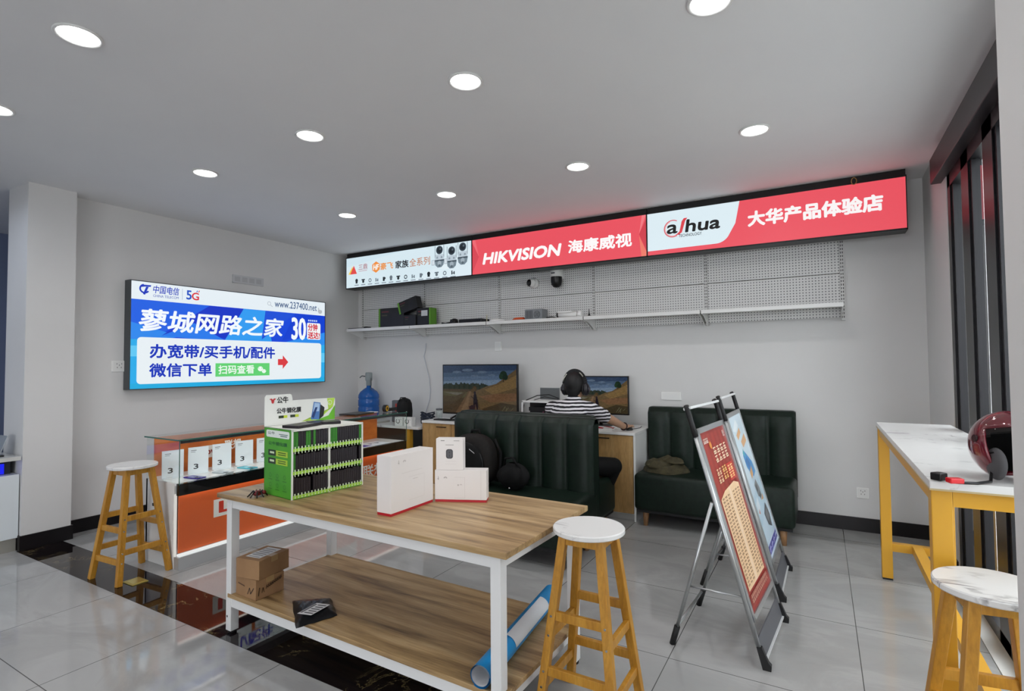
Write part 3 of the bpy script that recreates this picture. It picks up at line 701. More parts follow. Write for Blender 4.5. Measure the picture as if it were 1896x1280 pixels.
# ------------------------------------------------------------------ sofas
SOFALEG = wood('8a6440', '9c7450', 'a9825c', (9, 9, .8), 2, .4)
def make_sofa(label, x, y, rz, W=1.28, D=.60, H=1.02, n=6):
    t = thing('sofa', label, 'sofa', (x, y, 0), rz, 'dark green channel backed sofas')
    w = W / 2; yf = -D / 2; yb = D / 2; tb = .145
    MB().b2((-w + .02, yf + .02, .125), (w - .02, yb - .02, .15)).build('base', BLACKM, t)
    MB().b2((-w, yf, .14), (w, yb - .04, .465), bev=.04, seg=5).build('seat', LEATHER, t)
    bk = MB()
    def pf(u, v):
        # backrest loop: v runs up the front, over the top and down the rear
        xx = -w + W * u; c = abs(math.sin(PI * n * u)) ** .5
        L = [(yb - tb, .40), (yb - tb, H - .05), (yb - tb + .05, H), (yb - .03, H), (yb, H - .03), (yb, .28)]
        seg = v * (len(L) - 1); i = min(int(seg), len(L) - 2); f = seg - i
        yy = L[i][0] + (L[i + 1][0] - L[i][0]) * f; zz = L[i][1] + (L[i + 1][1] - L[i][1]) * f
        if v < .46: yy -= .040 * c
        e = min(u, 1 - u) * W
        if e < .02: sh = (1 - e / .02); yy += (yb - tb / 2 - yy) * .22 * sh; zz -= .010 * sh
        return (xx, yy, zz)
    bk.grid(pf, n * 12, 25, LEATHER)
    bk.box((0, yb - tb / 2, .62), (W - .003, tb - .03, .70), LEATHER)
    bk.build('backrest', LEATHER, t)
    for sx in (-1, 1):
        for sy in (yf + .075, yb - .085):
            MB().cyl((sx * (w - .085), sy, 0), (sx * (w - .09), sy, .14), .019, r2=.030).build('leg', SOFALEG, t)
    return t
make_sofa('dark green sofa facing the camera with a black backpack on its seat', -2.165, 3.68, 0, 1.30)
make_sofa('dark green sofa on which the person in the striped shirt sits', -2.25, 4.305, PI, 1.30, .58)
make_sofa('dark green sofa against the back wall with an olive jacket on its seat', -.83, 4.98, 0, 1.27, .62)

# ------------------------------------------------------------------ desks along the back wall
def make_desk(label, x0, x1):
    t = thing('desk_cabinet', label, 'cabinet', ((x0 + x1) / 2, 5.1, 0)); yf = 4.79; yb = YB - .02
    q = MB(); q.b2((x0, yf + .02, .06), (x0 + .018, yb, .78)); q.b2((x1 - .018, yf + .0, .0), (x1, yb, .78)); q.b2((x0, yb - .018, .06), (x1, yb, .78)); q.b2((x0, yf + .02, .06), (x1, yb, .078))
    q.build('carcass', WHITE, t, t.location)
    MB().b2((x0, yf - .012, .78), (x1, yb, .806), bev=.003).build('worktop', WHITE, t, t.location)
    MB().b2((x0 + .02, yf + .05, 0), (x1 - .02, yf + .07, .062)).build('kickboard', M('b9b8b4', .5), t, t.location)
    wd = (x1 - x0 - .02) / 3
    for k in range(3):
        a = x0 + k * wd + .003; b = a + wd - .006
        d = MB().b2((a, yf, .068), (b, yf + .019, .776), bev=.0015).build('door', OAKV, t, t.location)
        hxx = b - .12 if k < 2 else a + .12
        MB().beam((hxx - .065, yf - .022, .745), (hxx + .065, yf - .022, .745), .010, .010, bev=.002).cyl((hxx - .055, yf - .022, .745), (hxx - .055, yf + .002, .745), .004, n=8).cyl((hxx + .055, yf - .022, .745), (hxx + .055, yf + .002, .745), .004, n=8).build('handle', M('2a2320', .4, .5), d, t.location)
    return t
make_desk('oak fronted white desk cabinet carrying the large television', -3.965, -2.724)
make_desk('oak fronted white desk cabinet where the person rests an arm', -2.722, -1.479)

# ------------------------------------------------------------------ television and monitor with a landscape on screen
def scene_art(A):
    k = 1
    n = 9
    A.rect(0, 0, 1, 1, '2f3f58')
    A.poly([(0, .55), (1, .55), (1, .72), (0, .66)], '6d8096'); A.poly([(0, .66), (1, .72), (1, .80), (0, .75)], '566a84'); A.poly([(0, .75), (1, .80), (1, .9), (0, .84)], '44576f')
    for u, v, r in ((.2, .86, .05), (.35, .90, .06), (.55, .86, .05), (.68, .80, .04), (.14, .74, .03), (.45, .78, .04)): A.poly([(u + r * 2.2 * math.cos(i * PI / 8) / 1.7, v + r * .5 * math.sin(i * PI / 8)) for i in range(16)], '5a6b80')
    A.poly([(0, .58), (.08, .60), (.2, .58), (.33, .61), (.45, .57), (.6, .6), (.7, .55), (.7, .4), (0, .4)], '48535f')
    A.rect(0, 0, 1, .54, '4a3f30')
    random.seed(3)
    for i in range(26):
        u = i / 26 * .62; h = .05 + .05 * random.random(); u += .018; A.poly([(u - .016, .50), (u + .022, .50), (u + .02, .52 + h), (u + .004, .55 + h), (u - .012, .53 + h)], ('1f2a20', '27322a', '2d3428')[i % 3])
    A.poly([(0, .46), (.25, .44), (.5, .45), (.5, .3), (0, .36)], '545038'); A.poly([(0, .43), (.2, .37), (.34, .42), (.2, .43)], '6a675c')
    A.poly([(0, .36), (.14, .33), (.34, .45), (.22, .25), (0, .22)], '4d4230')
    A.poly([(.36, .46), (.44, .46), (.52, .0), (.18, 0), (.30, .30)], '64503c'); A.poly([(.38, .46), (.40, .46), (.34, 0), (.24, 0)], '77614a')
    A.poly([(.46, .46), (.60, .56), (.74, .62), (.90, .80), (1, .92), (1, 0), (.54, 0)], '5f4e34'); A.poly([(.58, .50), (.76, .60), (1, .80), (1, .55), (.7, .40)], '77603c')
    A.poly([(.50, .36), (.74, .42), (1, .44), (1, .28), (.66, .24)], '6e5138'); A.poly([(.55, .10), (.8, .24), (1, .2), (1, 0), (.55, 0)], '3a3222')
    for i in range(40):
        u = .5 + .5 * random.random(); v = .08 + .40 * random.random() + .3 * (u - .5); l = min(.03 + .05 * random.random(), .99 - u)
        A.line([(u, v), (u + l, v + .03 + .02 * random.random())], .007, ('87704a', '4c3d28', '8f7650', '3f3524')[i % 4], 40)
    A.disc(.835, .80, .085, '1d2e20'); A.disc(.81, .77, .06, '223624'); A.disc(.86, .76, .06, '1a2a1d'); A.rect(.83, .66, .84, .74, '2a2418')
    A.disc(.45, .52, .05, '4b3a22'); A.disc(.43, .47, .05, '54432a')
    # rider on a motorbike
    A.poly([(.435, .38), (.455, .44), (.475, .38), (.49, .22), (.50, .05), (.48, .05), (.46, .2), (.445, .05), (.425, .05), (.43, .22)], '1c1720'); A.disc(.452, .43, .03, '241d28'); A.disc(.415, .12, .055, '16141a'); A.disc(.415, .12, .03, '3c3440')
    A.poly([(.37, .14), (.46, .19), (.46, .1), (.38, .06)], '2a2028'); A.line([(.40, .36), (.44, .30), (.5, .27)], .012, '1a161c')
    for a, b in (((.80, .04), (.86, .17)), ((.84, .04), (.90, .15)), ((.88, .03), (.87, .14)), ((.92, .08), (.96, .14))): A.line([a, b], .01, '6c6a52')
SCN = {}
def screen_col(c, st):
    if (c, st) in SCN: return SCN[(c, st)]
    mt = M(c, .15, 0, st).copy(); nt, N, L, b = nodes(mt)
    f = noise(nt, coords(nt, (1, 1, 2.4)), 34, 8, .75); e = ramp(nt, f, [(.25, [v * .5 for v in lin(c)[:3]]), (.5, lin(c)[:3]), (.75, [v * 1.45 for v in lin(c)[:3]])])
    L.new(e, b.inputs['Emission Color']); SCN[(c, st)] = mt
    return mt
class ScreenArt(Art):
    def col(s, c): return screen_col(c, s.em)
t = thing('television', 'large flat television showing a motorbike on a country track, on the left desk', 'television', (-3.40, 5.15, .806))
ty = 5.12; a, b, c, d = -3.925, -2.893, .858, 1.442
MB().b2((a, ty, c), (b, ty + .03, d), bev=.003).b2((a + .2, ty + .03, c + .05), (b - .2, ty + .07, d - .2), bev=.01).build('housing', BLACK, t, t.location)
A = ScreenArt((a + .012, ty - .001, c + .018), (b - a - .024, 0, 0), (0, 0, d - c - .030), .62, .15); scene_art(A); A.build('screen', t, t.location)
for xx, s in ((-3.70, -1), (-3.10, 1)):
    MB().beam((xx, ty + .015, .86), (xx + s * .03, ty - .10, .8135), .025, .012).beam((xx, ty + .015, .86), (xx + s * .03, ty + .12, .8135), .025, .012).build('stand_foot', BLACK, t, t.location)
t = thing('monitor', 'flat monitor partly hidden behind the head with headphones, showing a hillside', 'monitor', (-1.95, 5.18, .806))
ty = 5.16; a, b, c, d = -2.265, -1.652, .925, 1.314
MB().b2((a, ty, c), (b, ty + .025, d), bev=.003).build('housing', BLACK, t, t.location)
A = ScreenArt((a + .010, ty - .001, c + .014), (b - a - .020, 0, 0), (0, 0, d - c - .024), .8, .15); scene_art(A); A.build('screen', t, t.location)
MB().cyl((-1.96, ty + .04, .815), (-1.96, ty + .04, 1.0), .018).b2((-1.98, ty + .02, .97), (-1.94, ty + .05, 1.05)).build('stand_neck', BLACK, t, t.location)
MB().b2((-2.08, ty - .06, .8065), (-1.84, ty + .12, .818), bev=.004).build('stand_base', BLACK, t, t.location)
# small things on the desks
tag(MB().b2((-3.86, 4.86, .8065), (-3.62, 4.95, .82), bev=.004).b2((-3.66, 4.88, .8065), (-3.40, 5.0, .818), bev=.004).build('black_notebook', BLACKM), 'black flat pads lying in front of the large television', 'notebook')
t = thing('glass_jar', 'small clear jar at the left end of the desk by the television', 'jar', (-3.90, 5.02, .8065))
MB().lathe([(0, .0), (.035, 0), (.038, .01), (.038, .09), (.034, .10), (.032, .10), (.035, .09), (.035, .012), (0, .006)]).build('body', GLASS, t); MB().lathe([(.036, .10), (.038, .102), (.038, .118), (0, .12)]).build('lid', M('5a5c60', .4), t)
t = thing('computer_case', 'open white framed computer case with pinkish fans, beside the large television', 'computer', (-2.53, 5.06, .8065))
q = MB()
for x in (-.21, .21):
    for y in (-.11, .13):
        q.b2((x - .008, y - .008, 0), (x + .008, y + .008, .245))
q.b2((-.218, -.118, .232), (.218, .138, .25), bev=.002); q.b2((-.218, -.118, 0), (.218, .138, .012)); q.b2((-.218, .125, 0), (.218, .138, .25))
q.build('frame', WHITE, t)
MB().b2((-.19, .02, .015), (.19, .12, .225)).b2((-.16, -.06, .14), (.12, .02, .18)).b2((-.05, -.02, .02), (.19, .02, .07)).build('circuit_board', M('141216', .5), t)
for xx, zz, c in ((.03, .10, '8a4a66'), (.13, .10, '7a4a70')):
    MB().lathe([(.042, -.012), (.048, -.012), (.048, .012), (.042, .012), (.042, -.012)], (xx, -.03, zz), M4=RX).cyl((xx, -.035, zz), (xx, -.02, zz), .014).box((xx, -.03, zz), (.075, .004, .012), rot=Matrix.Rotation(.6, 4, 'Y')).box((xx, -.03, zz), (.075, .004, .012), rot=Matrix.Rotation(2.1, 4, 'Y')).build('fan', M(c, .4), t)
MB().tube([(-.24, 0, .0), (-.26, -.02, .12), (-.23, -.04, .2), (-.26, 0, .1), (-.28, .02, .005)], .005).tube([(-.18, -.09, .25), (-.08, -.02, .30), (.04, .02, .31), (.14, .05, .27)], .005).tube([(-.12, -.02, .25), (.02, -.05, .29), (.16, 0, .262)], .004).build('cables', BLACKM, t)
t = thing('keyboard', 'white and red keyboard on the right desk under the reaching arm', 'keyboard', (-1.93, 4.90, .8065))
MB().b2((-.22, -.07, 0), (.22, .07, .016), bev=.003).build('body', WHITE, t)
q = MB()
for i in range(15):
    for j in range(5):
        q.b2((-.213 + i * .0285, -.062 + j * .025, .015), (-.189 + i * .0285, -.041 + j * .025, .024), M('d8d8d6', .4) if (i + j) % 5 > 1 else M('b8283a', .4))
q.build('keys', None, t)
t = thing('computer_mouse', 'dark computer mouse under the hand on the right desk', 'mouse', (-1.585, 4.955, .8065))
MB().sph((0, 0, .005), (.03, .05, .026), cut=lambda c: c.z < -.2).build('shell', BLACKM, t)
MB().tube([(0, .05, .008), (.03, .10, .006), (.05, .18, .006), (.03, .30, .006)], .003).build('lead', BLACKM, t)

# ------------------------------------------------------------------ marble corner table
t = thing('side_table', 'low marble topped table with yellow legs in the back left corner', 'table', (-4.75, 5.1, 0))
x0, x1, y0, y1 = -5.55, -3.985, 4.74, 5.41
MB().b2((x0, y0, .70), (x1, y1, .728), bev=.002).build('tabletop', WMARBLE, t, t.location)
for xx in (x0 + .05, -4.165):
    for yy in (y0 + .06, y1 - .05):
        MB().b2((xx - .03, yy - .03, 0), (xx + .03, yy + .03, .70), bev=.003).build('leg', YMETAL, t, t.location)
q = MB()
for yy in (y1 - .05,): q.b2((x0 + .08, yy - .02, .66), (-4.195, yy + .02, .70))
q.build('top_rail', YMETAL, t, t.location)
MB().b2((x0 + .05, y1 - .02, .12), (x1, y1 - .005, .70)).build('back_sheet', DKGREY, t, t.location)  # dark grey sheet stands in for the shaded wall under the table
# ------------------------------------------------------------------ glass phone counter
t = thing('display_counter', 'long glass topped phone display counter with a lit orange front', 'display counter', (-4.18, 3.32, 0))
xf, xb, y0, y1 = -3.968, -4.415, 2.118, 4.523
L0 = t.location
SILV = M('c4c4c2', .25, .7)
MB().b2((xb, y0 + .001, 0), (xf, y1, .088)).build('plinth', M('b4b5b6', .25, .35), t, L0)
cab = MB(); cab.b2((xb, y0, .0), (xf - .06, y0 + .02, .605)); cab.b2((xb, y0, .088), (xb + .02, y1, .605)); cab.b2((xb, y1 - .02, .0), (xf - .06, y1, .605)); cab.b2((xf - .10, y0 + .02, .088), (xf - .085, y1 - .02, .53))
cab.build('cabinet', WHITE, t, L0)
PAN = M('e0622c', .35, 0, 0)
fp = MB().b2((xf - .05, y0 + .022, .108), (xf - .04, y1 - .01, .525)).build('front_panel', PAN, t, L0)
LED = M('fff2e8', .4, 0, 2.6)
MB().b2((xf - .042, y0 + .012, .090), (xf - .006, y1 - .01, .104)).build('light_strip', M('ffffff', .4, 0, .95), t, L0)
MB().b2((xf - .036, y0 + .02, .5215), (xf - .012, y1 - .01, .5235)).build('light_strip', LED, t, L0)
MB().b2((xf - .06, y0 - .002, .088), (xf - .048, y0 + .012, .53)).build('corner_trim', M('f2efe8', .4, 0, .8), t, L0)
MB().b2((xf - .035, y0, .524), (xf, y1, .607)).build('black_band', M('141414', .06), t, L0)
MB().b2((xb + .002, y0 + .004, .59), (xf - .036, y1 - .004, .609)).build('deck', M('e9e9e8', .25), t, L0)
MB().b2((xf - .003, y0, .09), (xf + .002, y1, .915)).build('front_glass', GLASS, t, L0)
for yy in (y0, y1 - .005): MB().b2((xb, yy, .607), (xf, yy + .005, .915)).build('end_glass', GLASS, t, L0)
MB().b2((xb - .01, y0 - .012, .915), (xf + .006, y1 + .01, .923)).build('top_glass', GLASS, t, L0)
ge = MB(); ge.b2((xf + .004, y0 - .012, .914), (xf + .008, y1 + .01, .924)).b2((xb - .01, y0 - .014, .914), (xf + .008, y0 - .011, .924)).b2((xf - .002, y0 - .002, .60), (xf + .003, y0 + .002, .915)).b2((xf - .002, y1 - .002, .60), (xf + .003, y1 + .002, .915))
ge.build('glass_edge', GLASSEDGE, t, L0)
WARM = noisy('b5571f', 'd87a35', 3, .35, (1, 1.5, 3))
MB().b2((xb, y0 + .05, .609), (xb + .012, y1 - .004, .905)).build('back_sheet', WARM, t, L0)
MB().b2((xf - .020, y0 + .02, .896), (xf - .010, y1 - .02, .903)).build('light_strip', M('fff8f0', .4, 0, 16.0), t, L0)
MB().b2((xf - .024, y0 + .01, .903), (xf - .004, y1 - .01, .9145)).b2((xf - .009, y0 + .01, .892), (xf - .004, y1 - .01, .904)).build('light_channel', M('3a3c3e', .4), t, L0)
MB().b2((xb + .10, y0 - .006, .415), (xb + .16, y0 + .002, .435)).build('latch', BLACKM, t, L0)
A = Art((xf - .0395, y0, 0), (0, 1, 0), (0, 0, 1))
A.rect(.275, .298, 1.72, .43, 'e9e4dc'); A.text('Lenovo', .315, .322, 1.20, .412, 'd03a24', .05); A.build('lettering', t, L0)
A = Art((xf - .0395, y0, 0), (0, 1, 0), (0, 0, 1)); A.text('联想', 1.80, .300, 2.10, .43, 'f1ece6', .02)
A.build('lettering', t, L0)
A = Art((xb + .0125, y0, 0), (0, 1, 0), (0, 0, 1))
A.rect(.30, .69, .575, .79, 'f3ece6'); A.text('Lenovo', .325, .715, .56, .77, 'a03a2c', .05); A.build('back_lettering', t, L0)
A = Art((xb + .0125, y0, 0), (0, 1, 0), (0, 0, 1)); A.text('联想', .60, .73, .75, .815, 'f6f0ea', .03)
A.build('back_lettering', t, L0)
CARD = M('dfe4e8', .3)
ORD = ['first', 'second', 'third', 'fourth', 'fifth', 'sixth']
for i, y in enumerate((2.215, 2.405, 2.595, 2.79, 2.985, 3.18)):
    c = thing('price_card', f'white standing price card in the glass counter, {ORD[i]} from the left end', 'price card', (-4.235, y, .6095), R(-10), 'price cards in the phone counter')
    MB().b2((-.008, -.073, 0), (-.004, .073, .205)).b2((-.008, -.073, 0), (.035, .073, .003)).build('stand', CARD, c)
    A = Art((-.0035, -.071, .004), (0, .142, 0), (0, 0, .198)); A.rect(0, 0, 1, 1, 'e6eaee'); A.text('3', .26, .16, .50, .36, '24262a', .03)
    A.rect(.12, .88, .40, .905, '6a7076'); A.rect(.12, .82, .34, .84, '8a9096'); A.build('print', c)
for i, (y, cl, nm) in enumerate(((2.29, '4a3f9a', 'purple'), (2.507, 'c9d0d4', 'pale silver'), (2.714, '62c6d8', 'light blue'), (2.96, '3c4248', 'dark grey'))):
    p = thing('smartphone', f'{nm} smartphone lying flat in the glass phone counter', 'phone', (-4.08, y, .610), R(8), 'phones lying in the glass counter')
    MB().b2((-.075, -.038, 0), (.075, .038, .009), bev=.003).build('body', M(cl, .2, .2), p)
    MB().b2((.035, -.028, .009), (.068, -.004, .0115), bev=.001).build('camera_bump', M('33363c', .2), p)
lf = thing('leaflet', 'white and purple leaflet lying in the far end of the glass counter', 'leaflet', (-4.12, 4.12, .6095))
MB().b2((-.12, -.20, 0), (.12, .20, .002)).build('sheet', M('dde3ea', .4), lf)
A = Art((-.12, -.2, .0021), (.24, 0, 0), (0, .4, 0)); A.rect(.1, .05, .9, .35, '4a46a0'); A.poly([(.3, .5), (.6, .5), (.45, .62)], '3a4a70'); A.poly([(.3, .75), (.6, .75), (.45, .87)], '3a4a70'); A.build('print', lf)

# things on top of the phone counter
TZ = .924
t = thing('tablet', 'black tablet lying on the glass counter near the water bottle', 'tablet', (-4.275, 4.09, TZ), R(6)); MB().b2((-.11, -.15, 0), (.11, .15, .012), bev=.004).build('body', BLACK, t)
tag(MB().b2((-4.37, 4.26, TZ), (-4.25, 4.38, TZ + .004)).build('paper_sheet', M('dfe2e6', .5)), 'white paper lying on the glass counter between tablet and yellow tape', 'paper')
t = thing('tape_roll', 'black tape roll with a yellow ring standing on the glass counter', 'tape', (-4.16, 4.40, TZ))
M90 = Matrix.Rotation(R(-75), 4, 'Z') @ RX
MB().lathe([(.022, -.02), (.04, -.02), (.04, .02), (.022, .02), (.022, -.02)], (0, 0, .04), M4=M90).build('tape', BLACK, t)
MB().lathe([(.016, .021), (.030, .0225), (.030, .019), (.016, .019)], (0, 0, .04), M4=M90).lathe([(.016, -.021), (.030, -.0225), (.030, -.019), (.016, -.019)], (0, 0, .04), M4=M90).build('yellow_ring', M('e0b020', .4), t)
t = thing('cable_tool', 'short black tool lying right of the yellow ringed tape on the counter', 'tool', (-4.17, 4.40, TZ), R(75))
MB().beam((.055, .02, .02), (.15, .0, .03), .03, .035, bev=.006).sph((.07, .02, .022), (.03, .026, .02)).build('body', BLACKM, t)
t = thing('black_bag', 'black rounded upright bag standing on the corner table behind the glass counter', 'bag', (-4.435, 5.02, .7285), R(25))
MB().lathe([(0, 0), (.082, 0), (.094, .03), (.098, .15), (.090, .24), (.07, .285), (.03, .305), (0, .308)], n=28).build('body', M('0b0b0c', .8), t)
MB().tube([(-.045, -.075, .27), (-.03, -.06, .315), (.03, -.06, .315), (.045, -.075, .27)], .006).build('loop', M('0c0c0d', .8), t); MB().sph((.05, -.085, .14), .010).build('stud', CHROME, t)
t = thing('red_pouch', 'small grey and red packet standing left of the black rounded bag', 'packet', (-4.615, 5.08, .7285), R(10))
MB().b2((-.055, -.03, 0), (.055, .03, .27), bev=.01).build('body', M('5a5e62', .6), t); MB().b2((0, -.034, .13), (.05, -.029, .23)).build('red_patch', M('a8342c', .5), t)

# on the corner table
t = thing('water_bottle', 'large blue water bottle with a grey pump on top in the back corner', 'bottle', (-5.225, 5.21, .7285))
BLUEP = M('1d62b4', .2, trans=.25)
pr = [(0, 0), (.125, 0), (.137, .012), (.138, .06), (.130, .075), (.138, .09), (.138, .15), (.130, .165), (.138, .18), (.138, .25), (.130, .265), (.138, .28), (.134, .32), (.11, .36), (.06, .40), (.032, .415), (.03, .45), (0, .452)]
MB().lathe(pr, n=36).build('bottle', BLUEP, t)
MB().lathe([(.033, .44), (.036, .445), (.036, .50), (.040, .505), (.046, .515), (.046, .60), (.040, .615), (0, .617)]).build('pump', M('8b9495', .45), t)
MB().tube([(-.03, -.02, .56), (-.075, -.05, .57), (-.10, -.065, .545)], .007).build('spout', M('5a6266', .4), t); MB().tube([(.04, 0, .55), (.07, -.03, .47), (.09, -.05, .41), (.11, -.06, .39)], .004).build('charging_lead', DKGREY, t)
for i, (x, y, lb) in enumerate(((-4.30, 4.80, 'white small box with a black ring print, left of its pair on the corner table'), (-4.175, 4.815, 'white small box with a black ring print, right of its pair beside the glass end'))):
    t = thing('product_box', lb, 'box', (x, y, .7285), R(4), 'small white boxes with ring print')
    MB().b2((-.055, -.04, 0), (.055, .04, .10), bev=.002).build('carton', WHITE, t)
    A = Art((-.055, -.0405, 0), (.11, 0, 0), (0, 0, .10)); A.ring(.42, .55, .20, .28, '26302e', -240, 60); A.build('ring_print', t); A = Art((-.055, -.0405, 0), (.11, 0, 0), (0, 0, .10)); A.rect(.78, .7, .84, .8, '26302e'); A.build('mark', t)
t = thing('cable_bundle', 'dark blue grey bundle of cables beside the small white boxes', 'cable', (-4.12, 5.08, .7285))
q = MB(); random.seed(5)
for k in range(4):
    q.tube([(.09 * math.cos(i * .8 + k), .07 * math.sin(i * .8 + k) , .032 + .03 * k + .02 * math.sin(i * 1.3 + k)) for i in range(14)], .008)
q.build('coil', M('232a3a', .5), t)
tag(MB().b2((-4.85, 4.80, .7285), (-4.70, 5.05, .75), bev=.003).build('paper_stack', M('b9b6b2', .6)), 'flat stack of papers on the marble corner table', 'paper')

# ------------------------------------------------------------------ counter at the far left edge
t = thing('service_counter', 'white counter with a blue light strip at the left edge', 'counter', (-5.8, .9, 0)); L0 = t.location
cx = -5.533
MB().b2((-6.05, -.4, .10), (cx, 1.73, .60), bev=.003).build('front_panel', M('dfe6ea', .15), t, L0)
MB().b2((-6.0, -.4, 0), (cx - .012, 1.72, .101)).build('plinth', M('a8a69e', .3, .4), t, L0)
MB().b2((-6.05, -.4, .60), (cx - .09, 1.70, .70)).build('recess', M('20242c', .4), t, L0)
MB().b2((cx - .088, -.4, .605), (cx - .08, 1.66, .685)).build('blue_light', M('1420e8', .3, 0, 1.2), t, L0)
MB().prism([(0, .70), (.10, .715), (.10, .745), (-.6, .745), (-.6, .70)], (cx - .06, -.4, 0), (1, 0, 0), (0, 0, 1), (0, 2.125, 0)).build('worktop', M('cfd0cc', .15), t, L0)
t = thing('card_stand', 'grey upright panel leaning on the left counter', 'stand', (-5.66, 1.60, .7455))
MB().beam((0, .02, 0), (-.0, .07, .16), .14, .006).build('panel', M('a9b0b4', .25, .3), t); MB().b2((-.08, -.05, 0), (.08, .05, .012), bev=.003).build('base', BLACK, t)
t = thing('potted_trinket', 'pale knobbly ornament cut by the left edge of the photo', 'ornament', (-5.64, 1.45, .7455))
q = MB(); random.seed(2)
for k in range(14): q.sph((random.uniform(-.04, .04), random.uniform(-.05, .04), .06 + random.uniform(-.02, .05)), random.uniform(.012, .024), n=8)
q.build('beads', M('b8bcc4', .2), t); MB().lathe([(0, 0), (.05, 0), (.045, .03), (0, .035)]).build('dish', BLACK, t)

# ------------------------------------------------------------------ floor socket
t = thing('floor_socket', 'brass floor socket plate set in the dark floor strip', 'socket', (-4.02, 1.872, .0015))
BRASS = M('c8b662', .3, .8)
MB().b2((-.065, -.05, 0), (.065, .05, .005), bev=.002).build('plate', BRASS, t); MB().b2((-.05, -.036, .005), (.05, .036, .0065), bev=.0007).build('lid', M('d4c474', .22, .8), t)
"""
"""
# ------------------------------------------------------------------ green film rack on the work table
TT = .7505
rk = thing('display_rack', 'green and white counter rack filled with black film packs', 'display rack', (-2.38, 1.83, TT), R(-7))
RW, RD, RH = .445, .275, .362     # local +y runs along the open face, local -x is the depth
GRN = noisy('3f8f2a', '5fae32', 2.0, .45)
sd = MB()
sd.b2((-RD, 0, 0), (0, .004, RH)); sd.b2((-RD, RW - .004, 0), (0, RW, RH)); sd.b2((-RD, 0, 0), (-RD + .004, RW, RH)); sd.b2((-RD, 0, 0), (0, RW, .004))
sd.build('case', GRN, rk)
wh = MB(); wh.b2((-RD, 0, RH - .004), (0, RW, RH)); wh.b2((-.004, -.001, 0), (.001, .008, RH)); wh.b2((-.004, RW - .008, 0), (.001, RW + .001, RH)); wh.b2((-.004, RW / 2 - .005, 0), (.001, RW / 2 + .005, RH)); wh.b2((-.004, 0, RH - .010), (.001, RW, RH + .001)); wh.b2((-.18, RW / 2 - .002, 0), (0, RW / 2 + .002, RH - .004))
wh.build('white_edge', M('e2e4dc', .45), rk)
ZS = (.004, .128, .247)
for k, z in enumerate(ZS):
    sh = MB(); sh.b2((-.2, .004, z), (0, RW - .004, z + .003)); sh.b2((-.002, .006, z), (.002, RW - .006, z + .016)); sh.build('tier', M('a4d648', .45), rk)
    tm = MB()
    for j in range(22):
        y = .018 + j * .0195
        tm.b2((-.001, y - .003, z + .014), (.0025, y + .003, z + .026)); tm.b2((.0015, y - .002, z + .002), (.003, y + .004, z + .010), M('d8e8c8', .5))
        if k: tm.b2((-.001, y - .002, z - .010), (.0025, y + .002, z))
    tm.build('comb_teeth', M('e6ead8', .5), rk)
hd = MB(); cardp = [(0, 0), (RW, 0), (RW, .128), (RW - .012, .135), (.165, .135), (.160, .165), (.150, .172), (.012, .172), (0, .160)]
hd.prism(cardp, (-RD + .001, 0, RH), (0, 1, 0), (0, 0, 1), (-.004, 0, 0)); hd.build('header_card', M('e9eae4', .4), rk)
A = Art((-RD + .0015, 0, RH), (0, 1, 0), (0, 0, 1))
A.poly([(.22, .008), (.33, .03), (.43, .08), (.444, .134), (.39, .134), (.40, .06), (.33, .008)], 'b8dc50'); A.poly([(.30, .004), (.40, .03), (.444, .09), (.444, .004)], '6ab82c')
A.poly([(.28, .015), (.30, .118), (.345, .110), (.335, .010)], '4a78b8'); A.poly([(.295, .06), (.305, .112), (.34, .106), (.335, .06)], 'a8c4e4'); A.poly([(.335, .010), (.345, .100), (.372, .08), (.365, .03)], '14161c'); A.poly([(.285, .03), (.31, .085), (.325, .085), (.30, .02)], '1c3a74')
A.ring(.408, .108, .012, .015, 'e6ead8'); A.ring(.404, .100, .004, .006, 'e6ead8')
A.poly([(.025, .150), (.040, .152), (.045, .145), (.052, .152), (.066, .150), (.055, .142), (.052, .128), (.045, .122), (.039, .128), (.036, .142)], 'c02a30')
A.text('公牛', .070, .122, .138, .160, '1c1e1e', .03, 0); A.text('公牛钢化膜', .068, .064, .218, .096, '1c1e1e', .035)
A.rect(.080, .038, .132, .053, '2a3a20'); A.rect(.110, .038, .132, .053, 'c8d83c'); A.rect(.150, .038, .202, .053, '2a3a20'); A.rect(.18, .038, .202, .053, 'c8d83c')
A.build('header_print', rk)
A = Art((-RD, -.0006, 0), (RD, 0, 0), (0, 0, RH))
A.rrect(.08, .86, .92, .965, .03, 'e4ebe4'); A.text('公牛', .14, .90, .40, .945, '24403c', .02); A.text('公牛钢化膜', .16, .745, .84, .80, '1c5a2c', .03)
A.rect(.55, .91, .86, .92, '44605c'); A.rect(.60, .885, .84, .897, '44605c'); A.build('side_badge', rk); A = Art((-RD, -.0006, 0), (RD, 0, 0), (0, 0, RH))
for v in (.59, .47): A.rect(.16, v, .44, v + .085, '22341c'); A.rect(.44, v, .86, v + .085, 'a8c838'); A.rect(.22, v + .03, .38, v + .06, 'c8d8b0'); A.rect(.52, v + .05, .80, v + .065, '4a6a20'); A.rect(.52, v + .02, .80, v + .035, '4a6a20')
A.build('side_lettering', rk); A = Art((-RD, -.0006, 0), (RD, 0, 0), (0, 0, RH))
for i in range(3):
    for j in range(2): A.ring(.24 + i * .26, .30 - j * .14, .025, .032, '2e6e22'); A.rect(.17 + i * .26, .235 - j * .14, .31 + i * .26, .245 - j * .14, '2e6e22')
A.build('side_icons', rk)
rm = rk.matrix_basis.copy(); rm = Matrix.Translation(rk.location) @ Matrix.Rotation(R(-7), 4, 'Z')
FB = noisy('1e1a20', '2b262c', 30, .35); FG = noisy('2f7a22', '3d8a2c', 10, .4)
protos = {}
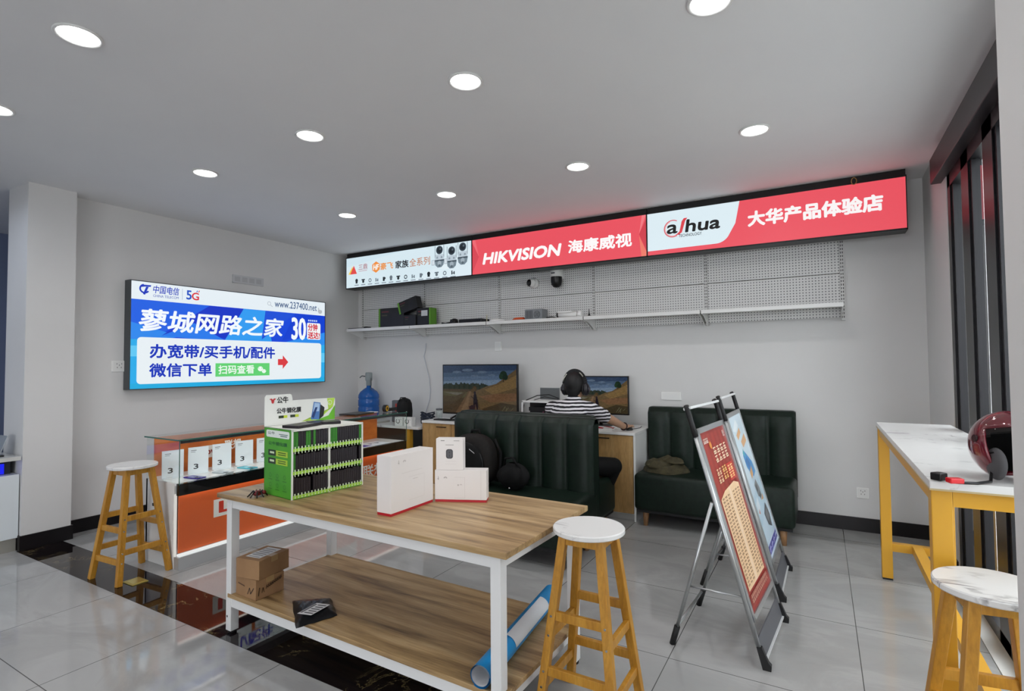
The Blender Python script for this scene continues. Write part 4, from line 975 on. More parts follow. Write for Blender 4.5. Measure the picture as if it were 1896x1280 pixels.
def pack(green, nm, y, z, h, tilt, lab, grp):
    if green not in protos:
        o = MB().b2((-.155, -.0065, 0), (-.006, .0065, 1), bev=0).build('film_pack', FG if green else FB); protos[green] = o
    else:
        o = protos[green].copy(); COL.objects.link(o)
    o.matrix_world = rm @ Matrix.Translation((0, y, z)) @ Matrix.Diagonal((1, 1, h, 1))
    o['label'] = lab; o['category'] = 'film pack'; o['group'] = grp
RN = ('bottom', 'middle', 'top')
for k, z in enumerate(ZS):
    for c in (0, 1):
        for j in range(14):
            y = .018 + c * (RW / 2 + .0) + j * .0146
            if k == 0 and c == 0 and j == 7: continue
            if k == 1 and c == 1 and j == 12: continue
            gr = (k == 2 and ((c == 0 and j in (0, 1, 5, 6, 8)) or (c == 1 and j in (0, 1, 2, 13)))) or (k == 1 and c == 0 and j == 0)
            side = ('left', 'right')[c]; cl = 'green' if gr else 'black'
            lab = f'thin {cl} film pack standing in the {RN[k]} {side} compartment of the green rack'
            pack(gr, '', y, z + .004, .100 + random.uniform(-.006, .004), 0, lab, f'{cl} film packs in the {RN[k]} {side} compartment')
for i, (x, y, rz, z, lb) in enumerate(((-.10, .12, .3, 0, 'black film pack lying flat on top of the green rack, near its left side'), (-.13, .27, -.5, 0, 'black film pack lying flat on top of the green rack, by the header card'))):
    o = MB().b2((-.055, -.09, 0), (.055, .09, .014), bev=.001).build('film_pack', FB); tag(o, lb, 'film pack')
    o.matrix_world = rm @ Matrix.Translation((x, y, RH + .0015)) @ Matrix.Rotation(rz, 4, 'Z')

# white product boxes
BXW = M('e3dedb', .35); BXS = M('8c8680', .5)
def wbox(label, x, y, z, wd, dp, h, rz, red=True, art=None):
    t = thing('product_box', label, 'box', (x, y, z), rz)
    MB().b2((0, 0, .012 if red else 0), (wd, dp, h), bev=.0015).build('carton', BXW, t)
    if red: MB().b2((.0015, .0015, 0), (wd - .0015, dp - .0015, .0125)).build('red_base', M('b8202c', .4), t)
    if art: art(t, wd, dp, h)
    return t
def flower(A, u, v, r, c='bdb6b2'):
    for k in range(6):
        a = R(20 + 28 * k); A.poly([(u + .3 * r * math.cos(a), v + .3 * r * math.sin(a)), (u + r * math.cos(a - .2), v + r * math.sin(a - .2)), (u + r * 1.1 * math.cos(a), v + r * 1.1 * math.sin(a)), (u + r * math.cos(a + .2), v + r * math.sin(a + .2))], c)
def art1(t, wd, dp, h):
    A = Art((wd + .0006, 0, 0), (0, 1, 0), (0, 0, 1)); flower(A, .09, .235, .011); A.line([(.05, .25), (.053, .232), (.046, .238)], .004, 'c4bdb9')
    A.line([(.07, .185), (.22, .185)], .0015, 'd2ccc8'); A.line([(.12, .16), (.235, .16), (.235, .05), (.12, .05)], .0012, 'd2ccc8'); A.rect(.15, .145, .185, .148, 'cfc8c4'); A.build('print', t)
def art2(t, wd, dp, h):
    A = Art((0, -.0006, 0), (1, 0, 0), (0, 0, 1)); flower(A, .055, .118, .009, 'a39c98'); A.line([(.018, .128), (.02, .112), (.014, .118)], .003, 'a8a19d')
    A.line([(.10, .125), (.155, .125), (.155, .02), (.10, .02)], .0012, 'cdc6c2'); flower(A, .135, .085, .006, 'b8b1ad'); A.rect(.118, .082, .124, .09, 'b8b1ad'); A.line([(wd - .028, .012), (wd - .028, h)], .0012, 'cbc4c0'); A.build('print', t)
def art3(t, wd, dp, h):
    A = Art((0, -.0006, 0), (1, 0, 0), (0, 0, 1)); A.rrect(.052, .057, .088, .105, .012, '2f2e30'); A.rrect(.057, .062, .083, .100, .010, '47464a'); A.disc(.070, .088, .004, '222224'); A.rect(.068, .066, .072, .078, '222224')
    A.rect(.025, .146, .045, .150, '8a8480'); A.rect(.092, .146, .122, .149, 'a09a96'); A.rect(.050, .125, .092, .128, 'a09a96'); A.line([(.048, .044), (.105, .044)], .001, 'cdc6c2'); A.line([(.048, .03), (.105, .03)], .001, 'cdc6c2'); A.build('print', t)
wbox('tall white box with a red base standing edge on, nearest on the work table', -1.806, 1.853, TT, .088, .306, .275, 0, True, art1)
wbox('low wide white box with a red base behind the tall white box', -1.712, 2.166, TT, .265, .075, .160, R(23.7), True, art2)
wbox('small white box with a dark pear shaped gadget picture, on top of the low box', -1.708, 2.171, TT + .1605, .14, .06, .158, R(23.7), False, art3)

# little trinket at the left end of the table
t = thing('trinket', 'small tangled black and dark red trinket beside the green rack', 'trinket', (-2.615, 1.80, TT))
q = MB(); random.seed(11)
for k in range(9):
    a = k * .7; q.tube([(0, 0, .015), (.025 * math.cos(a), .025 * math.sin(a), .03), (.05 * math.cos(a), .05 * math.sin(a), .003)], .0035)
q.build('legs', BLACK, t); MB().sph((0, 0, .018), (.02, .028, .014)).sph((.025, .02, .022), .011).build('body', M('6a1418', .4), t)

# lower shelf: cartons, parcel, paper roll
SZ = .2145
KRAFT = noisy('8a6848', '9b7854', 5, .75); KTAPE = M('a08258', .3)
def carton(label, x, y, z, wd, dp, h, rz, top):
    t = thing('cardboard_box', label, 'box', (x, y, z), rz, 'brown cardboard boxes on the lower table shelf')
    MB().b2((-wd / 2, -dp / 2, 0), (wd / 2, dp / 2, h), bev=.002).build('carton', KRAFT, t)
    MB().b2((-wd / 2 - .001, -.022, h - .03), (wd / 2 + .001, .022, h + .0008)).build('tape', KTAPE, t)
    A = Art((wd / 2 + .0006, -dp / 2, 0), (0, dp, 0), (0, 0, h)); random.seed(int(wd * 1000))
    B = Art((-wd / 2, -dp / 2 - .0006, 0), (wd, 0, 0), (0, 0, h))
    if not top:
        for k in range(9): u = .36 + k * .062; A.line([(u, .42 + .03 * k), (u + .03, .62 + .03 * k)], .035, '2e1c12'); A.line([(u, .56 + .03 * k), (u + .05, .48 + .03 * k)], .03, '2e1c12')
        B.line([(.12, .62), (.45, .55)], .06, '5a3c26'); B.line([(.60, .2), (.70, .55), (.74, .25), (.9, .6)], .05, '2e1c12'); A.line([(.08, .2), (.12, .6)], .04, '2e1c12'); A.line([(.2, .3), (.24, .55), (.28, .3)], .03, '2e1c12')
    else:
        A.rect(.0, .0, 1, .02, '86643f')
    A.build('print', t); B.build('marks', t)
    if top:
        A = Art((-wd / 2, -dp / 2, h + .0012), (wd, 0, 0), (0, dp, 0)); A.rect(.2, .15, .8, .9, 'd4d2d0')
        for k in range(6): A.rect(.27, .2 + k * .11, .72, .235 + k * .11, '6a686a')
        A.build('shipping_label', t)
    return t
carton('lower brown cardboard box with dark scribbles at the left end of the lower shelf', -2.678, 1.862, SZ, .182, .165, .105, R(-2), False)
carton('upper brown cardboard box with a white label stacked on the scribbled box', -2.668, 1.872, SZ + .1065, .165, .205, .100, R(8), True)
t = thing('parcel', 'black plastic mailing bag with a white label on the lower table shelf', 'parcel', (-2.235, 1.86, SZ))
def pfn(u, v):
    Q = [Vector(q) for q in ((-2.154, 1.684, 0), (-2.085, 1.871, 0), (-2.252, 1.981, 0), (-2.412, 1.862, 0))]
    p_ = (Q[3] * (1 - u) + Q[0] * u) * (1 - v) + (Q[2] * (1 - u) + Q[1] * u) * v - Vector((-2.235, 1.86, 0)); x, y = p_.x, p_.y; e = min(1, min(u, 1 - u) * 4, min(v, 1 - v) * 4)
    return (x + .002 * math.sin(v * 17), y + .002 * math.sin(u * 13), .004 + .024 * e ** .5 + .0022 * math.sin(u * 27 + v * 31) * e + .0018 * math.sin(v * 43 - u * 12) * e)
q = MB(); q.grid(pfn, 26, 20); q.grid(lambda u, v: (pfn(u, v)[0], pfn(u, v)[1], .002), 26, 20)
q.build('bag', M('15181c', .28), t)
A = Art((.015, -.118, .0335), (.075, .02, 0), (-.01, .125, 0)); A.rect(0, 0, 1, 1, 'dadada')
for k in range(5): A.rect(.3 + (k % 2) * .05, .12 + k * .17, .92, .20 + k * .17, '4a4a4c')
A.rect(.05, .1, .2, .9, '5a5a5c'); A.build('shipping_label', t)
t = thing('paper_roll', 'rolled blue and white printed banner lying on the lower shelf at its right end', 'banner roll', (-1.19, 2.12, SZ), math.atan2(-.085, .80) * -1 * -1)
r0 = .046
def rollfn(u, v):
    a = u * 2 * PI * 1.35 - 2.2; rr = r0 - .007 * u
    return (rr * math.cos(a), (v - .5) * .80, r0 + rr * math.sin(a))
BLU = M('1f8fd0', .3); PWHITE = M('d8dade', .5)
def rollpat():
    mt = M('2090d2', .32).copy(); return mt
q = MB(); q.grid(rollfn, 72, 2, BLU); q.build('sheet', None, t, recalc=False)
t.rotation_euler = (0, 0, math.atan2(.085, .80))
q = MB(); q.grid(lambda u, v: ((r0 - .009) * math.cos(u * 2 * PI), (v - .5) * .799, r0 + (r0 - .009) * math.sin(u * 2 * PI)), 40, 1, PWHITE); q.build('inner_side', None, t)
q = MB(); q.grid(lambda u, v: ((r0 + .0006) * math.cos(R(2) + u * R(88)), -.16 + v * .40, r0 + (r0 + .0006) * math.sin(R(2) + u * R(88))), 20, 1, PWHITE); q.build('white_panel', None, t)
# ------------------------------------------------------------------ two leaning poster stands
def poster_stand(label, y0, y1, xf0, xf1, xb0, xb1, art):
    t = thing('poster_stand', label, 'poster stand', ((xf0 + xb1) / 2, (y0 + y1) / 2, 0), 0, 'folding poster stands beside the work table'); L0 = t.location
    s = -.277
    def P(v, z, off=0):   # v 0..1 across, z height; off pushes towards the front
        return Vector((xf0 + (xf1 - xf0) * v + s * z + off * .96, y0 + (y1 - y0) * v, z + off * .27))
    for v in (0, 1):
        MB().tube([P(v, .03), P(v, 1.10)], .011, n=10).build('side_rail', ALU, t, L0)
        MB().tube([P(v, 1.07), P(v, 1.13), P(v, 1.20), P(v, 1.225) + Vector((-.004, (.012 if v == 0 else -.012), 0))], .0135, n=10).build('grip', BLACKM, t, L0)
        f = MB(); f.prism([(-.010, 0), (.026, 0), (.028, .024), (.016, .036), (-.012, .10), (-.036, .10)], P(v, 0) + Vector((0, -.013, 0)), (1, 0, 0), (0, 0, 1), (0, .026, 0)); f.cyl(P(v, .02) + Vector((.02, -.016, 0)), P(v, .02) + Vector((.02, .016, 0)), .012, n=12)
        f.build('front_foot', BLACKM, t, L0)
    MB().beam(P(0, 1.212), P(1, 1.212), .014, .042, bev=.003, upv=(1, 0, .3)).build('top_bar', M('d4d6d6', .35), t, L0)
    pz0, pz1 = .20, 1.105
    pn = MB(); O = P(.02, pz0, -.004); U = P(.98, pz0) - P(.02, pz0); V = P(.02, pz1) - P(.02, pz0); N = U.cross(V).normalized()
    pn.prism([(0, 0), (1, 0), (1, 1), (0, 1)], O, U, V, N * .010); pn.build('backing_board', M('c9cccc', .5), t, L0)
    fr_ = MB(); a, b = .05, .028
    for pl in ([(0, 0), (1, 0), (1, b), (0, b)], [(0, 1 - b), (1, 1 - b), (1, 1), (0, 1)], [(0, 0), (a, 0), (a, 1), (0, 1)], [(1 - a, 0), (1, 0), (1, 1), (1 - a, 1)]): fr_.prism(pl, O, U, V, N * .018)
    fr_.build('clip_frame', ALU, t, L0)
    A = Art(O + N * .0115 + U * a + V * b, U * (1 - 2 * a), V * (1 - 2 * b), 0, .3); art(A); A.build('poster_sheet', t, L0)
    hz = .75
    for v, xb in ((0, xb0), (1, xb1)):
        y = y0 + (y1 - y0) * v + (.02 if v == 0 else -.02)
        hp = P(v, hz) + Vector((-.016, 0, 0)); ft = Vector((xb, y, 0)); d = (ft - hp)
        MB().tube([hp, hp + d * .93], .009, n=10).build('back_leg', ALU, t, L0)
        MB().tube([hp + d * .87, hp + d], .015, n=10).build('back_foot', BLACKM, t, L0)
        a_ = hp + d * .58; MB().tube([a_, P(v, a_.z) + Vector((-.01, 0, 0))], .005, n=8).build('spreader', ALU, t, L0)
    A_ = Vector((xb0, y0 + .02, .085)); B_ = Vector((xb1, y1 - .02, .085)); MB().tube([A_ + Vector((.02, 0, 0)), B_ + Vector((.02, 0, 0))], .008, n=8).build('rear_bar', ALU, t, L0)
    pb = MB(); pb.prism([(0, .025), (1, .025), (1, .13), (0, .13)], P(.03, 0, .0), (P(.97, 0) - P(.03, 0)), (s, 0, 1), (.006, 0, 0)); pb.build('toe_plate', M('54555a', .5), t, L0)
    MB().beam(P(.03, .03, .008), P(.97, .03, .008), .010, .010).build('toe_bar', M('c9cacc', .4), t, L0)
random.seed(21)
def art_red(A):
    A.rect(0, 0, 1, 1, '8f2a24'); A.rect(.02, .015, .98, .985, '9c342b')
    for i in range(12): A.rect(.04 + i * .08, .64, .06 + i * .08, .985, ('8a2620', 'a63c30')[i % 2])
    A.poly([(.10, .10), (.90, .10), (.92, .63), (.74, .655), (.30, .64), (.08, .61)], 'ecc9a0')
    A.rect(.46, .10, .53, .64, 'f0d2b4')
    k0 = A.k + 1; A.k += 3
    for r in range(26):
        v = .605 - r * .0192
        for c in range(7):
            if c == 3: continue
            u = .13 + c * .112
            for k in range(3): A.rect(u + k * .026, v - .004, u + .017 + k * .026, v + .004 + .003 * random.random(), '7d5a40', k0)
        A.line([(.12, v - .008), (.45, v - .008)], .0008, 'b08c68', k0); A.line([(.54, v - .008), (.88, v - .008)], .0008, 'b08c68', k0)
    def blocks(u0, v0, u1, v1, n, m_, c):
        kk = A.k; A.k += 1; du = (u1 - u0) / n; dv = (v1 - v0) / m_
        for i in range(n):
            for j in range(m_):
                a, b = u0 + i * du, v0 + j * dv
                rr = random.random
                for h in (.16, .38 + .1 * rr(), .82): A.line([(a + (.08 + .15 * rr()) * du, b + h * dv), (a + (.75 + .2 * rr()) * du, b + (h + .03) * dv)], dv * .13, c, kk)
                A.line([(a + (.3 + .4 * rr()) * du, b + .05 * dv), (a + (.3 + .4 * rr()) * du, b + .95 * dv)], dv * .13, c, kk); A.line([(a + .2 * du, b + .1 * dv), (a + (.4 + .2 * rr()) * du, b + .6 * dv)], dv * .11, c, kk); A.line([(a + .85 * du, b + .1 * dv), (a + (.5 + .2 * rr()) * du, b + .55 * dv)], dv * .11, c, kk)
    A.disc(.28, .915, .022, 'd88a3c')
    blocks(.06, .93, .24, .965, 4, 1, 'f0ddd0'); blocks(.30, .80, .88, .90, 4, 2, 'f2d8b8'); blocks(.20, .685, .40, .775, 2, 2, 'f0d0a8'); blocks(.43, .69, .63, .775, 2, 2, 'f4c878'); A.rect(.64, .665, .90, .77, 'c83a30'); blocks(.66, .675, .88, .76, 2, 2, 'ffd890')
    blocks(.86, .93, .95, .97, 2, 2, 'ecd8cc')
    A.rect(.04, .03, .96, .085, '8a2822'); blocks(.10, .035, .90, .055, 12, 1, 'd8b098'); blocks(.10, .06, .90, .08, 14, 1, 'd8b098')
def art_blue(A):
    A.rect(0, 0, 1, 1, 'c4d8e6')
    A.poly([(0, .5), (1, .62), (1, 1), (0, 1)], 'cfe0ea'); A.poly([(0, .2), (1, .3), (1, .5), (0, .4)], 'b8d2e2'); A.poly([(.1, .9), (.5, .97), (.6, .92), (.3, .88)], 'e4edf2')
    A.poly([(.28, .70), (.40, .74), (.55, .70), (.80, .62), (.85, .54), (.6, .52), (.45, .56), (.3, .62)], '4a96d0'); A.poly([(.32, .66), (.5, .68), (.62, .62), (.45, .58)], '2f74b8'); A.poly([(.30, .72), (.42, .75), (.44, .68)], '5fc0c8')
    A.poly([(.25, .86), (.6, .90), (.62, .86), (.3, .82)], 'd8a878'); A.poly([(.45, .80), (.85, .84), (.88, .78), (.5, .75)], 'e0b080'); A.poly([(.40, .57), (.62, .60), (.60, .54), (.42, .52)], 'd8a468')
    A.poly([(.42, .47), (.62, .50), (.75, .42), (.72, .36), (.48, .38)], '7e8488'); A.poly([(.48, .46), (.58, .47), (.60, .42), (.5, .41)], '3a3e42'); A.poly([(.55, .38), (.70, .40), (.72, .37), (.58, .35)], '4a4e52')
    A.poly([(.50, .25), (.80, .30), (.90, .20), (.80, .12), (.58, .16)], '4c5054'); A.poly([(.56, .24), (.74, .27), (.80, .19), (.64, .17)], '7b7f82'); A.poly([(.1, .36), (.34, .40), (.36, .32), (.14, .28)], 'd6e2ea')
    A.poly([(.14, .30), (.24, .32), (.24, .28)], 'c47a68'); A.poly([(.6, .34), (.8, .37), (.8, .33)], 'd0a070')
    A.rect(0, 0, 1, .09, 'c9d8e8'); A.rect(.05, .02, .95, .075, '4a4a9c')
    for k in range(4): A.line([(.12 + k * .22, .03), (.2 + k * .22, .065)], .012, 'c8ccf0'); A.line([(.12 + k * .22, .05), (.26 + k * .22, .05)], .008, 'c8ccf0')
poster_stand('folding poster stand with a red and beige price list poster, nearest the camera', 2.806, 3.365, -.258, -.211, -.694, -.662, art_red)
poster_stand('folding poster stand with a pale blue poster, behind the red poster stand', 3.640, 4.198, -.236, -.226, -.700, -.672, art_blue)

# ------------------------------------------------------------------ backpack, bag, jacket
CLOTH = noisy('060607', '0b0b0c', 40, .8, spec=.3); CLOTHB = noisy('120f0e', '1a1614', 40, .7, spec=.3)
def sqd(c, a, b, h, n=3.2):
    sg = lambda v, e: math.copysign(abs(v) ** e, v)
    def fn(u, v):
        th = u * 2 * PI; ph = (v - .5) * PI * .998; cp = sg(math.cos(ph), 2 / n)
        z = sg(math.sin(th), 2 / (2.4 if math.sin(th) > 0 else 5))
        return (c[0] + a * cp * sg(math.cos(th), 2 / 2.6), c[1] + b * sg(math.sin(ph), 2 / n), c[2] + h * cp * z)
    return MB().grid(fn, 48, 20)
t = thing('backpack', 'black backpack with a small white mark standing on the sofa seat', 'backpack', (-2.475, 3.645, .472))
sqd((0, 0, .20), .20, .10, .205).build('main_body', CLOTHB, t)
sqd((-.02, -.085, .172), .168, .055, .17).build('front_pocket', CLOTH, t)
MB().tube([(-.02 + .172 * math.cos(a), -.105, .175 + .167 * math.sin(a) ) for a in [R(-30 + 12 * i) for i in range(21)]], .005).build('zip_piping', BLACK, t)
MB().tube([(-.05, .03, .385), (-.04, .03, .425), (.03, .03, .43), (.05, .03, .385)], .011).build('carry_handle', CLOTH, t)
MB().tube([(.15, .075, .36), (.20, .09, .25), (.19, .09, .08), (.16, .08, .02)], .014).build('shoulder_strap', CLOTH, t)
A = Art((.045, -.1362, .29), (.05, 0, -.03), (.0, 0, .02)); A.line([(.0, .5), (1, .5)], .35, 'c8c8c8'); A.build('mark', t)
t = thing('handbag', 'soft black bag slumped on the sofa seat beside the backpack', 'bag', (-2.10, 3.64, .466))
q = MB(); q.grid(lambda u, v: ((.135 + .012 * math.sin(7 * u * 2 * PI + v * 5)) * math.cos(u * 2 * PI) * math.sin(PI * (.04 + .93 * v)) ** .6, (.095 + .01 * math.sin(5 * u * 2 * PI)) * math.sin(u * 2 * PI) * math.sin(PI * (.04 + .93 * v)) ** .6, .205 * (1 - v) + .012 * math.sin(u * 2 * PI * 3) * v * (1 - v) * 3), 40, 16)
q.build('body', CLOTH, t); MB().tube([(-.07, -.02, .17), (-.05, -.04, .24), (.02, -.05, .255), (.07, -.03, .17)], .009).build('handle', CLOTH, t); MB().sph((.02, -.10, .03), .008).build('buckle', CHROME, t)
OLIVE = noisy('332f1e', '48422c', 22, .85, bump=.9)
t = thing('jacket', 'folded olive jacket lying on the seat of the sofa by the wall', 'jacket', (-1.235, 4.88, .466), R(6))
def fold(cx, cy, z0, w_, d_, h_, ph, rot):
    def fn(u, v):
        a = u * 2 * PI; rr = (1 - v) ** .55 if v > 0 else 1
        x = w_ / 2 * math.cos(a) * rr; y = d_ / 2 * math.sin(a) * rr
        x *= 1 + .10 * math.sin(3 * a + ph); y *= 1 + .12 * math.sin(4 * a + ph * 2)
        z = z0 + h_ * math.sin(v * PI / 2) ** .55 + .012 * math.sin(30 * x + 14 * y + ph + 2 * math.sin(25 * y)) * v + .007 * math.sin(62 * x - 45 * y + ph) * v
        return (cx + x * math.cos(rot) - y * math.sin(rot), cy + x * math.sin(rot) + y * math.cos(rot), max(z, .001))
    return fn
q = MB(); q.grid(fold(0, 0, 0, .40, .30, .075, .3, 0), 48, 14); q.grid(fold(-.03, .02, .045, .33, .25, .055, 1.7, .35), 48, 14); q.build('body', OLIVE, t)
q = MB(); q.grid(fold(.05, .03, .085, .25, .17, .042, 2.9, -.4), 40, 12); q.build('sleeve', OLIVE, t)
q = MB(); q.grid(fold(-.10, -.02, .06, .16, .13, .035, 4.1, .9), 36, 10); q.build('collar', OLIVE, t)

# ------------------------------------------------------------------ helmet on the bar table
HR = M('650f20', .12, .1, coat=.6)
t = thing('helmet', 'dark red open face helmet with a clear visor on the high window table', 'helmet', (.572, 2.47, 1.0325), R(22)); t.scale = (.86, .86, .86)
RZX = Matrix.Rotation(R(-14), 4, 'X')
def hcut(o): return (o.y < -.30 and o.z < .42) or o.z < -.80
q = MB(); q.sph((0, .015, .135), (.128, .152, .142), None, 44, RZX, hcut)
sh = q.build('shell', HR, t); md = sh.modifiers.new('s', 'SOLIDIFY'); md.thickness = .010; md.offset = -1
MB().sph((0, .015, .135), (.112, .136, .128), None, 32, RZX, lambda o: (o.y < -.38 and o.z < .36) or o.z < -.78).build('liner', M('050506', .9), t)
for sx in (-1, 1): MB().sph((sx * .084, -.028, .070), (.024, .048, .064), None, 20).build('cheek_pad', M('4c4a4c', .85), t)
q = MB(); q.sph((0, .010, .137), (.136, .162, .150), None, 40, RZX, lambda o: not (o.y < -.02 and .20 < o.z < .86)); q.build('visor', glass_mat((.95, .93, .93)), t)
for sx in (-1, 1): MB().cyl((sx * .120, .02, .165), (sx * .131, .02, .166), .014, n=20).build('visor_button', M('2a0a10', .3), t)
HL = lambda x, y, z: Matrix.Rotation(R(-22), 3, 'Z') @ Vector((x, y, 0)) / .86 + Vector((0, 0, z))
MB().tube([HL(-.07, -.04, .04), HL(-.085, -.10, .008), HL(-.13, -.15, .007), HL(-.18, -.165, .007), HL(-.205, -.16, .007)], .006).build('chin_strap', BLACK, t)
q = MB(); q.box(HL(-.190, -.163, .014), (.05, .034, .020), bev=.004); q.build('red_clip', M('d01a24', .3), t)
q = MB(); q.box(HL(-.228, -.135, .020), (.045, .040, .030), bev=.004, rot=.5); q.build('black_buckle', BLACK, t)

# ------------------------------------------------------------------ person at the right desk
def blob(parts, name, mat, parent, voxel=.006, smooth=6):
    q = MB()
    for p in parts:
        if p[0] == 'c':      # tapered capsule
            _, a, b, r1, r2 = p; q.cyl(a, b, r1, None, r2, 20); q.sph(a, r1, n=18); q.sph(b, r2, n=18)
        else:                # ellipsoid
            _, c, r, *rot = p; q.sph(c, r, n=26, rot=rot[0] if rot else None)
    o = q.build(name, mat, None)
    md = o.modifiers.new('r', 'REMESH'); md.mode = 'VOXEL'; md.voxel_size = voxel; md.use_smooth_shade = True
    md = o.modifiers.new('m', 'SMOOTH'); md.factor = .5; md.iterations = smooth
    dg = bpy.context.evaluated_depsgraph_get(); me = bpy.data.meshes.new_from_object(o.evaluated_get(dg))
    o.modifiers.clear(); o.data = me; me.materials.clear(); me.materials.append(mat)
    for f in me.polygons: f.use_smooth = True
    o.parent = parent
    return o
pr_ = thing('person', 'person in a striped shirt seated at the desk, back to the camera', 'person', (0, 0, 0))
hc_ = Vector((-1.908, 4.43, 1.245))
shL, shR = Vector((-2.125, 4.40, 1.035)), Vector((-1.765, 4.42, 1.04))
elR, wrR = Vector((-1.655, 4.665, .925)), Vector((-1.607, 4.885, .845))
elL, wrL = Vector((-2.19, 4.58, .86)), Vector((-2.06, 4.80, .842))
B_ = [('e', hc_, (.076, .094, .115)), ('e', hc_ + Vector((0, .045, -.055)), (.056, .060, .062)), ('e', hc_ + Vector((0, .095, -.02)), (.012, .018, .022)),
      ('e', hc_ + Vector((-.078, .0, -.015)), (.012, .022, .032)), ('e', hc_ + Vector((.078, .0, -.015)), (.012, .022, .032)), ('e', hc_ + Vector((0, .083, -.062)), (.024, .014, .008)),
      ('c', (-1.912, 4.385, 1.06), (-1.908, 4.415, 1.17), .064, .056),
      ('e', (-1.945, 4.36, .97), (.16, .10, .16)), ('e', (-1.93, 4.31, .76), (.145, .11, .17)), ('e', (-1.925, 4.27, .585), (.165, .13, .12)),
      ('c', (-2.0, 4.40, 1.055), shL, .055, .056), ('c', (-1.87, 4.40, 1.055), shR, .055, .056),
      ('c', shR, elR, .052, .042), ('c', elR, wrR, .042, .027), ('c', shL, elL, .050, .041), ('c', elL, wrL, .041, .027),
      ('c', (-1.85, 4.27, .56), (-1.58, 4.48, .548), .082, .062), ('c', (-1.58, 4.48, .548), (-1.80, 4.66, .10), .058, .040), ('c', (-2.0, 4.27, .56), (-2.17, 4.62, .545), .082, .062), ('c', (-2.17, 4.62, .545), (-2.15, 4.64, .10), .058, .040),
      ('c', (-1.80, 4.64, .045), (-1.79, 4.73, .035), .040, .032), ('c', (-2.15, 4.62, .045), (-2.165, 4.74, .035), .040, .032)]
def hand(wr, dirv, side, zoff=0):
    d = Vector(dirv).normalized(); s = Vector((d.y, -d.x, 0)) * side; n = Vector((0, 0, 1)); out = []
    pc = wr + d * .045 + n * .004
    out += [('e', pc, (.040, .044, .017), Matrix.Rotation(math.atan2(d.y, d.x) - PI / 2, 4, 'Z')), ('c', wr, pc, .024, .022)]
    for k, (o_, l1, l2, l3) in enumerate(((-.030, .030, .022, .018), (-.010, .036, .026, .020), (.010, .034, .024, .019), (.029, .026, .018, .016))):
        b = wr + d * .080 + s * o_ + n * .006; m1 = b + d * l1 + s * o_ * .2 + n * .004; m2 = m1 + d * l2 * .9 - n * l2 * .45; m3 = m2 + d * l3 * .7 - n * l3 * .7
        out += [('c', wr + d * .04 + s * o_ * .7, b, .010, .0095), ('c', b, m1, .0095, .0085), ('c', m1, m2, .0085, .008), ('c', m2, m3, .008, .007)]
    tb = wr + d * .025 - s * .030; t1 = tb + d * .028 - s * .022 - n * .004; t2 = t1 + d * .026 - s * .006 - n * .010
    out += [('c', wr + d * .02 - s * .012, tb, .016, .013), ('c', tb, t1, .012, .0095), ('c', t1, t2, .0095, .008)]
    return out
B_ += hand(wrR, (.10, 1, -.05), 1) + hand(wrL, (.35, 1, -.05), -1)
blob(B_, 'body', SKIN, pr_, .0055, 5)
TSH = stripes('17151b', 'dcd9dd', .0298, .50, .004)
slR = shR + (elR - shR) * .62; slL = shL + (elL - shL) * .62
T_ = [('e', (-1.945, 4.36, .965), (.178, .118, .165)), ('e', (-1.935, 4.31, .76), (.165, .13, .19)), ('e', (-1.93, 4.28, .60), (.175, .14, .10)), ('c', (-1.99, 4.395, 1.055), shL, .066, .068), ('c', (-1.86, 4.40, 1.058), shR, .066, .066),
      ('e', (-1.925, 4.375, 1.065), (.13, .085, .062)), ('c', shR, slR, .068, .064), ('c', shL, slL, .068, .064), ('c', (-1.912, 4.385, 1.07), (-1.909, 4.395, 1.108), .082, .071)]
blob(T_, 'tshirt', TSH, pr_, .007, 6)
TR_ = [('e', (-1.925, 4.275, .565), (.182, .145, .115)), ('c', (-1.85, 4.27, .56), (-1.58, 4.48, .548), .098, .076), ('c', (-1.58, 4.48, .548), (-1.80, 4.66, .13), .073, .056), ('c', (-2.0, 4.27, .56), (-2.17, 4.62, .545), .098, .076), ('c', (-2.17, 4.62, .545), (-2.15, 4.64, .13), .073, .056)]
blob(TR_, 'trousers', CLOTH, pr_, .010, 5)
SH_ = M('1a1a1c', .5)
for x, dx in ((-1.80, .015), (-2.15, -.015)):
    blob([('e', (x, 4.64, .055), (.046, .06, .055)), ('c', (x, 4.65, .04), (x + dx, 4.74, .036), .042, .034)], 'shoe', SH_, pr_, .008, 3)
HAIR = noisy('080708', '131011', 60, .6)
blob([('e', hc_ + Vector((0, -.012, .018)), (.086, .100, .108)), ('e', hc_ + Vector((0, -.045, -.02)), (.070, .058, .085)), ('e', hc_ + Vector((0, .03, .06)), (.078, .075, .066)), ('e', hc_ + Vector((0, -.055, -.065)), (.055, .036, .040))], 'hair', HAIR, pr_, .006, 3)
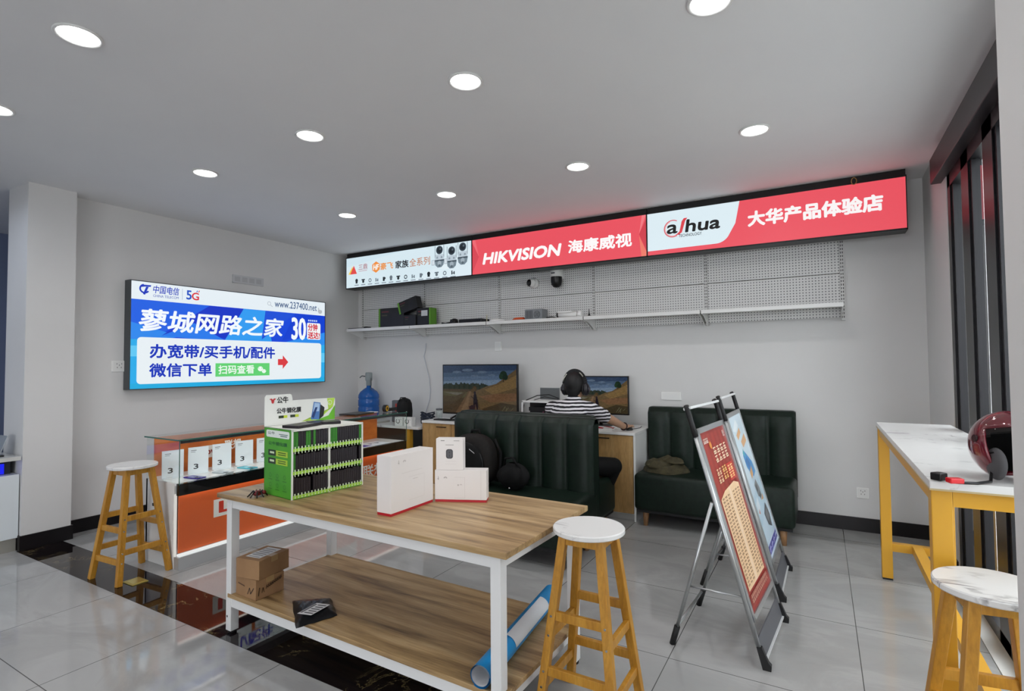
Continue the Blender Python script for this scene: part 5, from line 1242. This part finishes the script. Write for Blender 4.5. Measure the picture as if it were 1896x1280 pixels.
for sx in (-1, 1): MB().sph(hc_ + Vector((sx * .031, .082, .006)), .012, M('e8e4e0', .2), 12).sph(hc_ + Vector((sx * .031, .0915, .006)), .005, BLACK, 8).build('eye', None, pr_)
# headphones and bracelet
hp = thing('headphones', 'large black over ear headphones with painted silver highlights on the seated person', 'headphones', hc_)
pts = [(.100 * math.cos(a), -.012, .010 + .122 * math.sin(a)) for a in [R(4 + 172 * i / 20) for i in range(21)]]
q = MB()
for a, b in zip(pts, pts[1:]): q.beam(a, b, .040, .012, upv=(0, 1, 0))
q.build('headband', BLACKM, hp)
q = MB()
for a0 in (R(46), R(54)):
    ps = [(.109 * math.cos(a), -.034, .010 + .131 * math.sin(a)) for a in [a0 + R(2.2) * i for i in range(9)]]
    ps = [(.107 * math.cos(R(35 + 3 * i)) + (0), -.034 , .010 + .127 * math.sin(R(35 + 3 * i)) + (a0 - R(46)) * .0) for i in range(9)]
    q.tube(ps, .0050, n=6)
q.tube([(-.107 * math.cos(R(18 + 4 * i)), -.034 - .004 * math.sin(i * .9), .010 + .122 * math.sin(R(18 + 4 * i))) for i in range(9)], .0055, n=6)
q.build('painted_highlight', M('d8d5cc', .4), hp)  # pale tubes imitate silver highlights on the headband
for sx in (-1, 1):
    MB().sph((sx * .104, -.002, -.030), (.030, .046, .058), None, 24).build('ear_cup', M('1c1a20', .35), hp)
    MB().sph((sx * .084, -.002, -.030), (.020, .044, .056), None, 20).build('ear_pad', BLACKM, hp)
    MB().lathe([(.0, .0), (.024, 0), (.026, -.004), (.0, -.006)], (sx * .135, -.002, -.03), M4=Matrix.Rotation(R(90 * sx), 4, 'Y')).build('cup_disc', M('34303a', .25, .4), hp)
d = (wrR - elR).normalized(); x_ = d.orthogonal().normalized(); y_ = d.cross(x_); c_ = wrR - d * .015
tag(MB().tube([c_ + (x_ * math.cos(2 * PI * i / 20) + y_ * math.sin(2 * PI * i / 20)) * .0335 for i in range(21)], .0065).build('bracelet', M('2a0d0c', .4)), 'dark red bracelet on the right wrist of the seated person', 'bracelet')
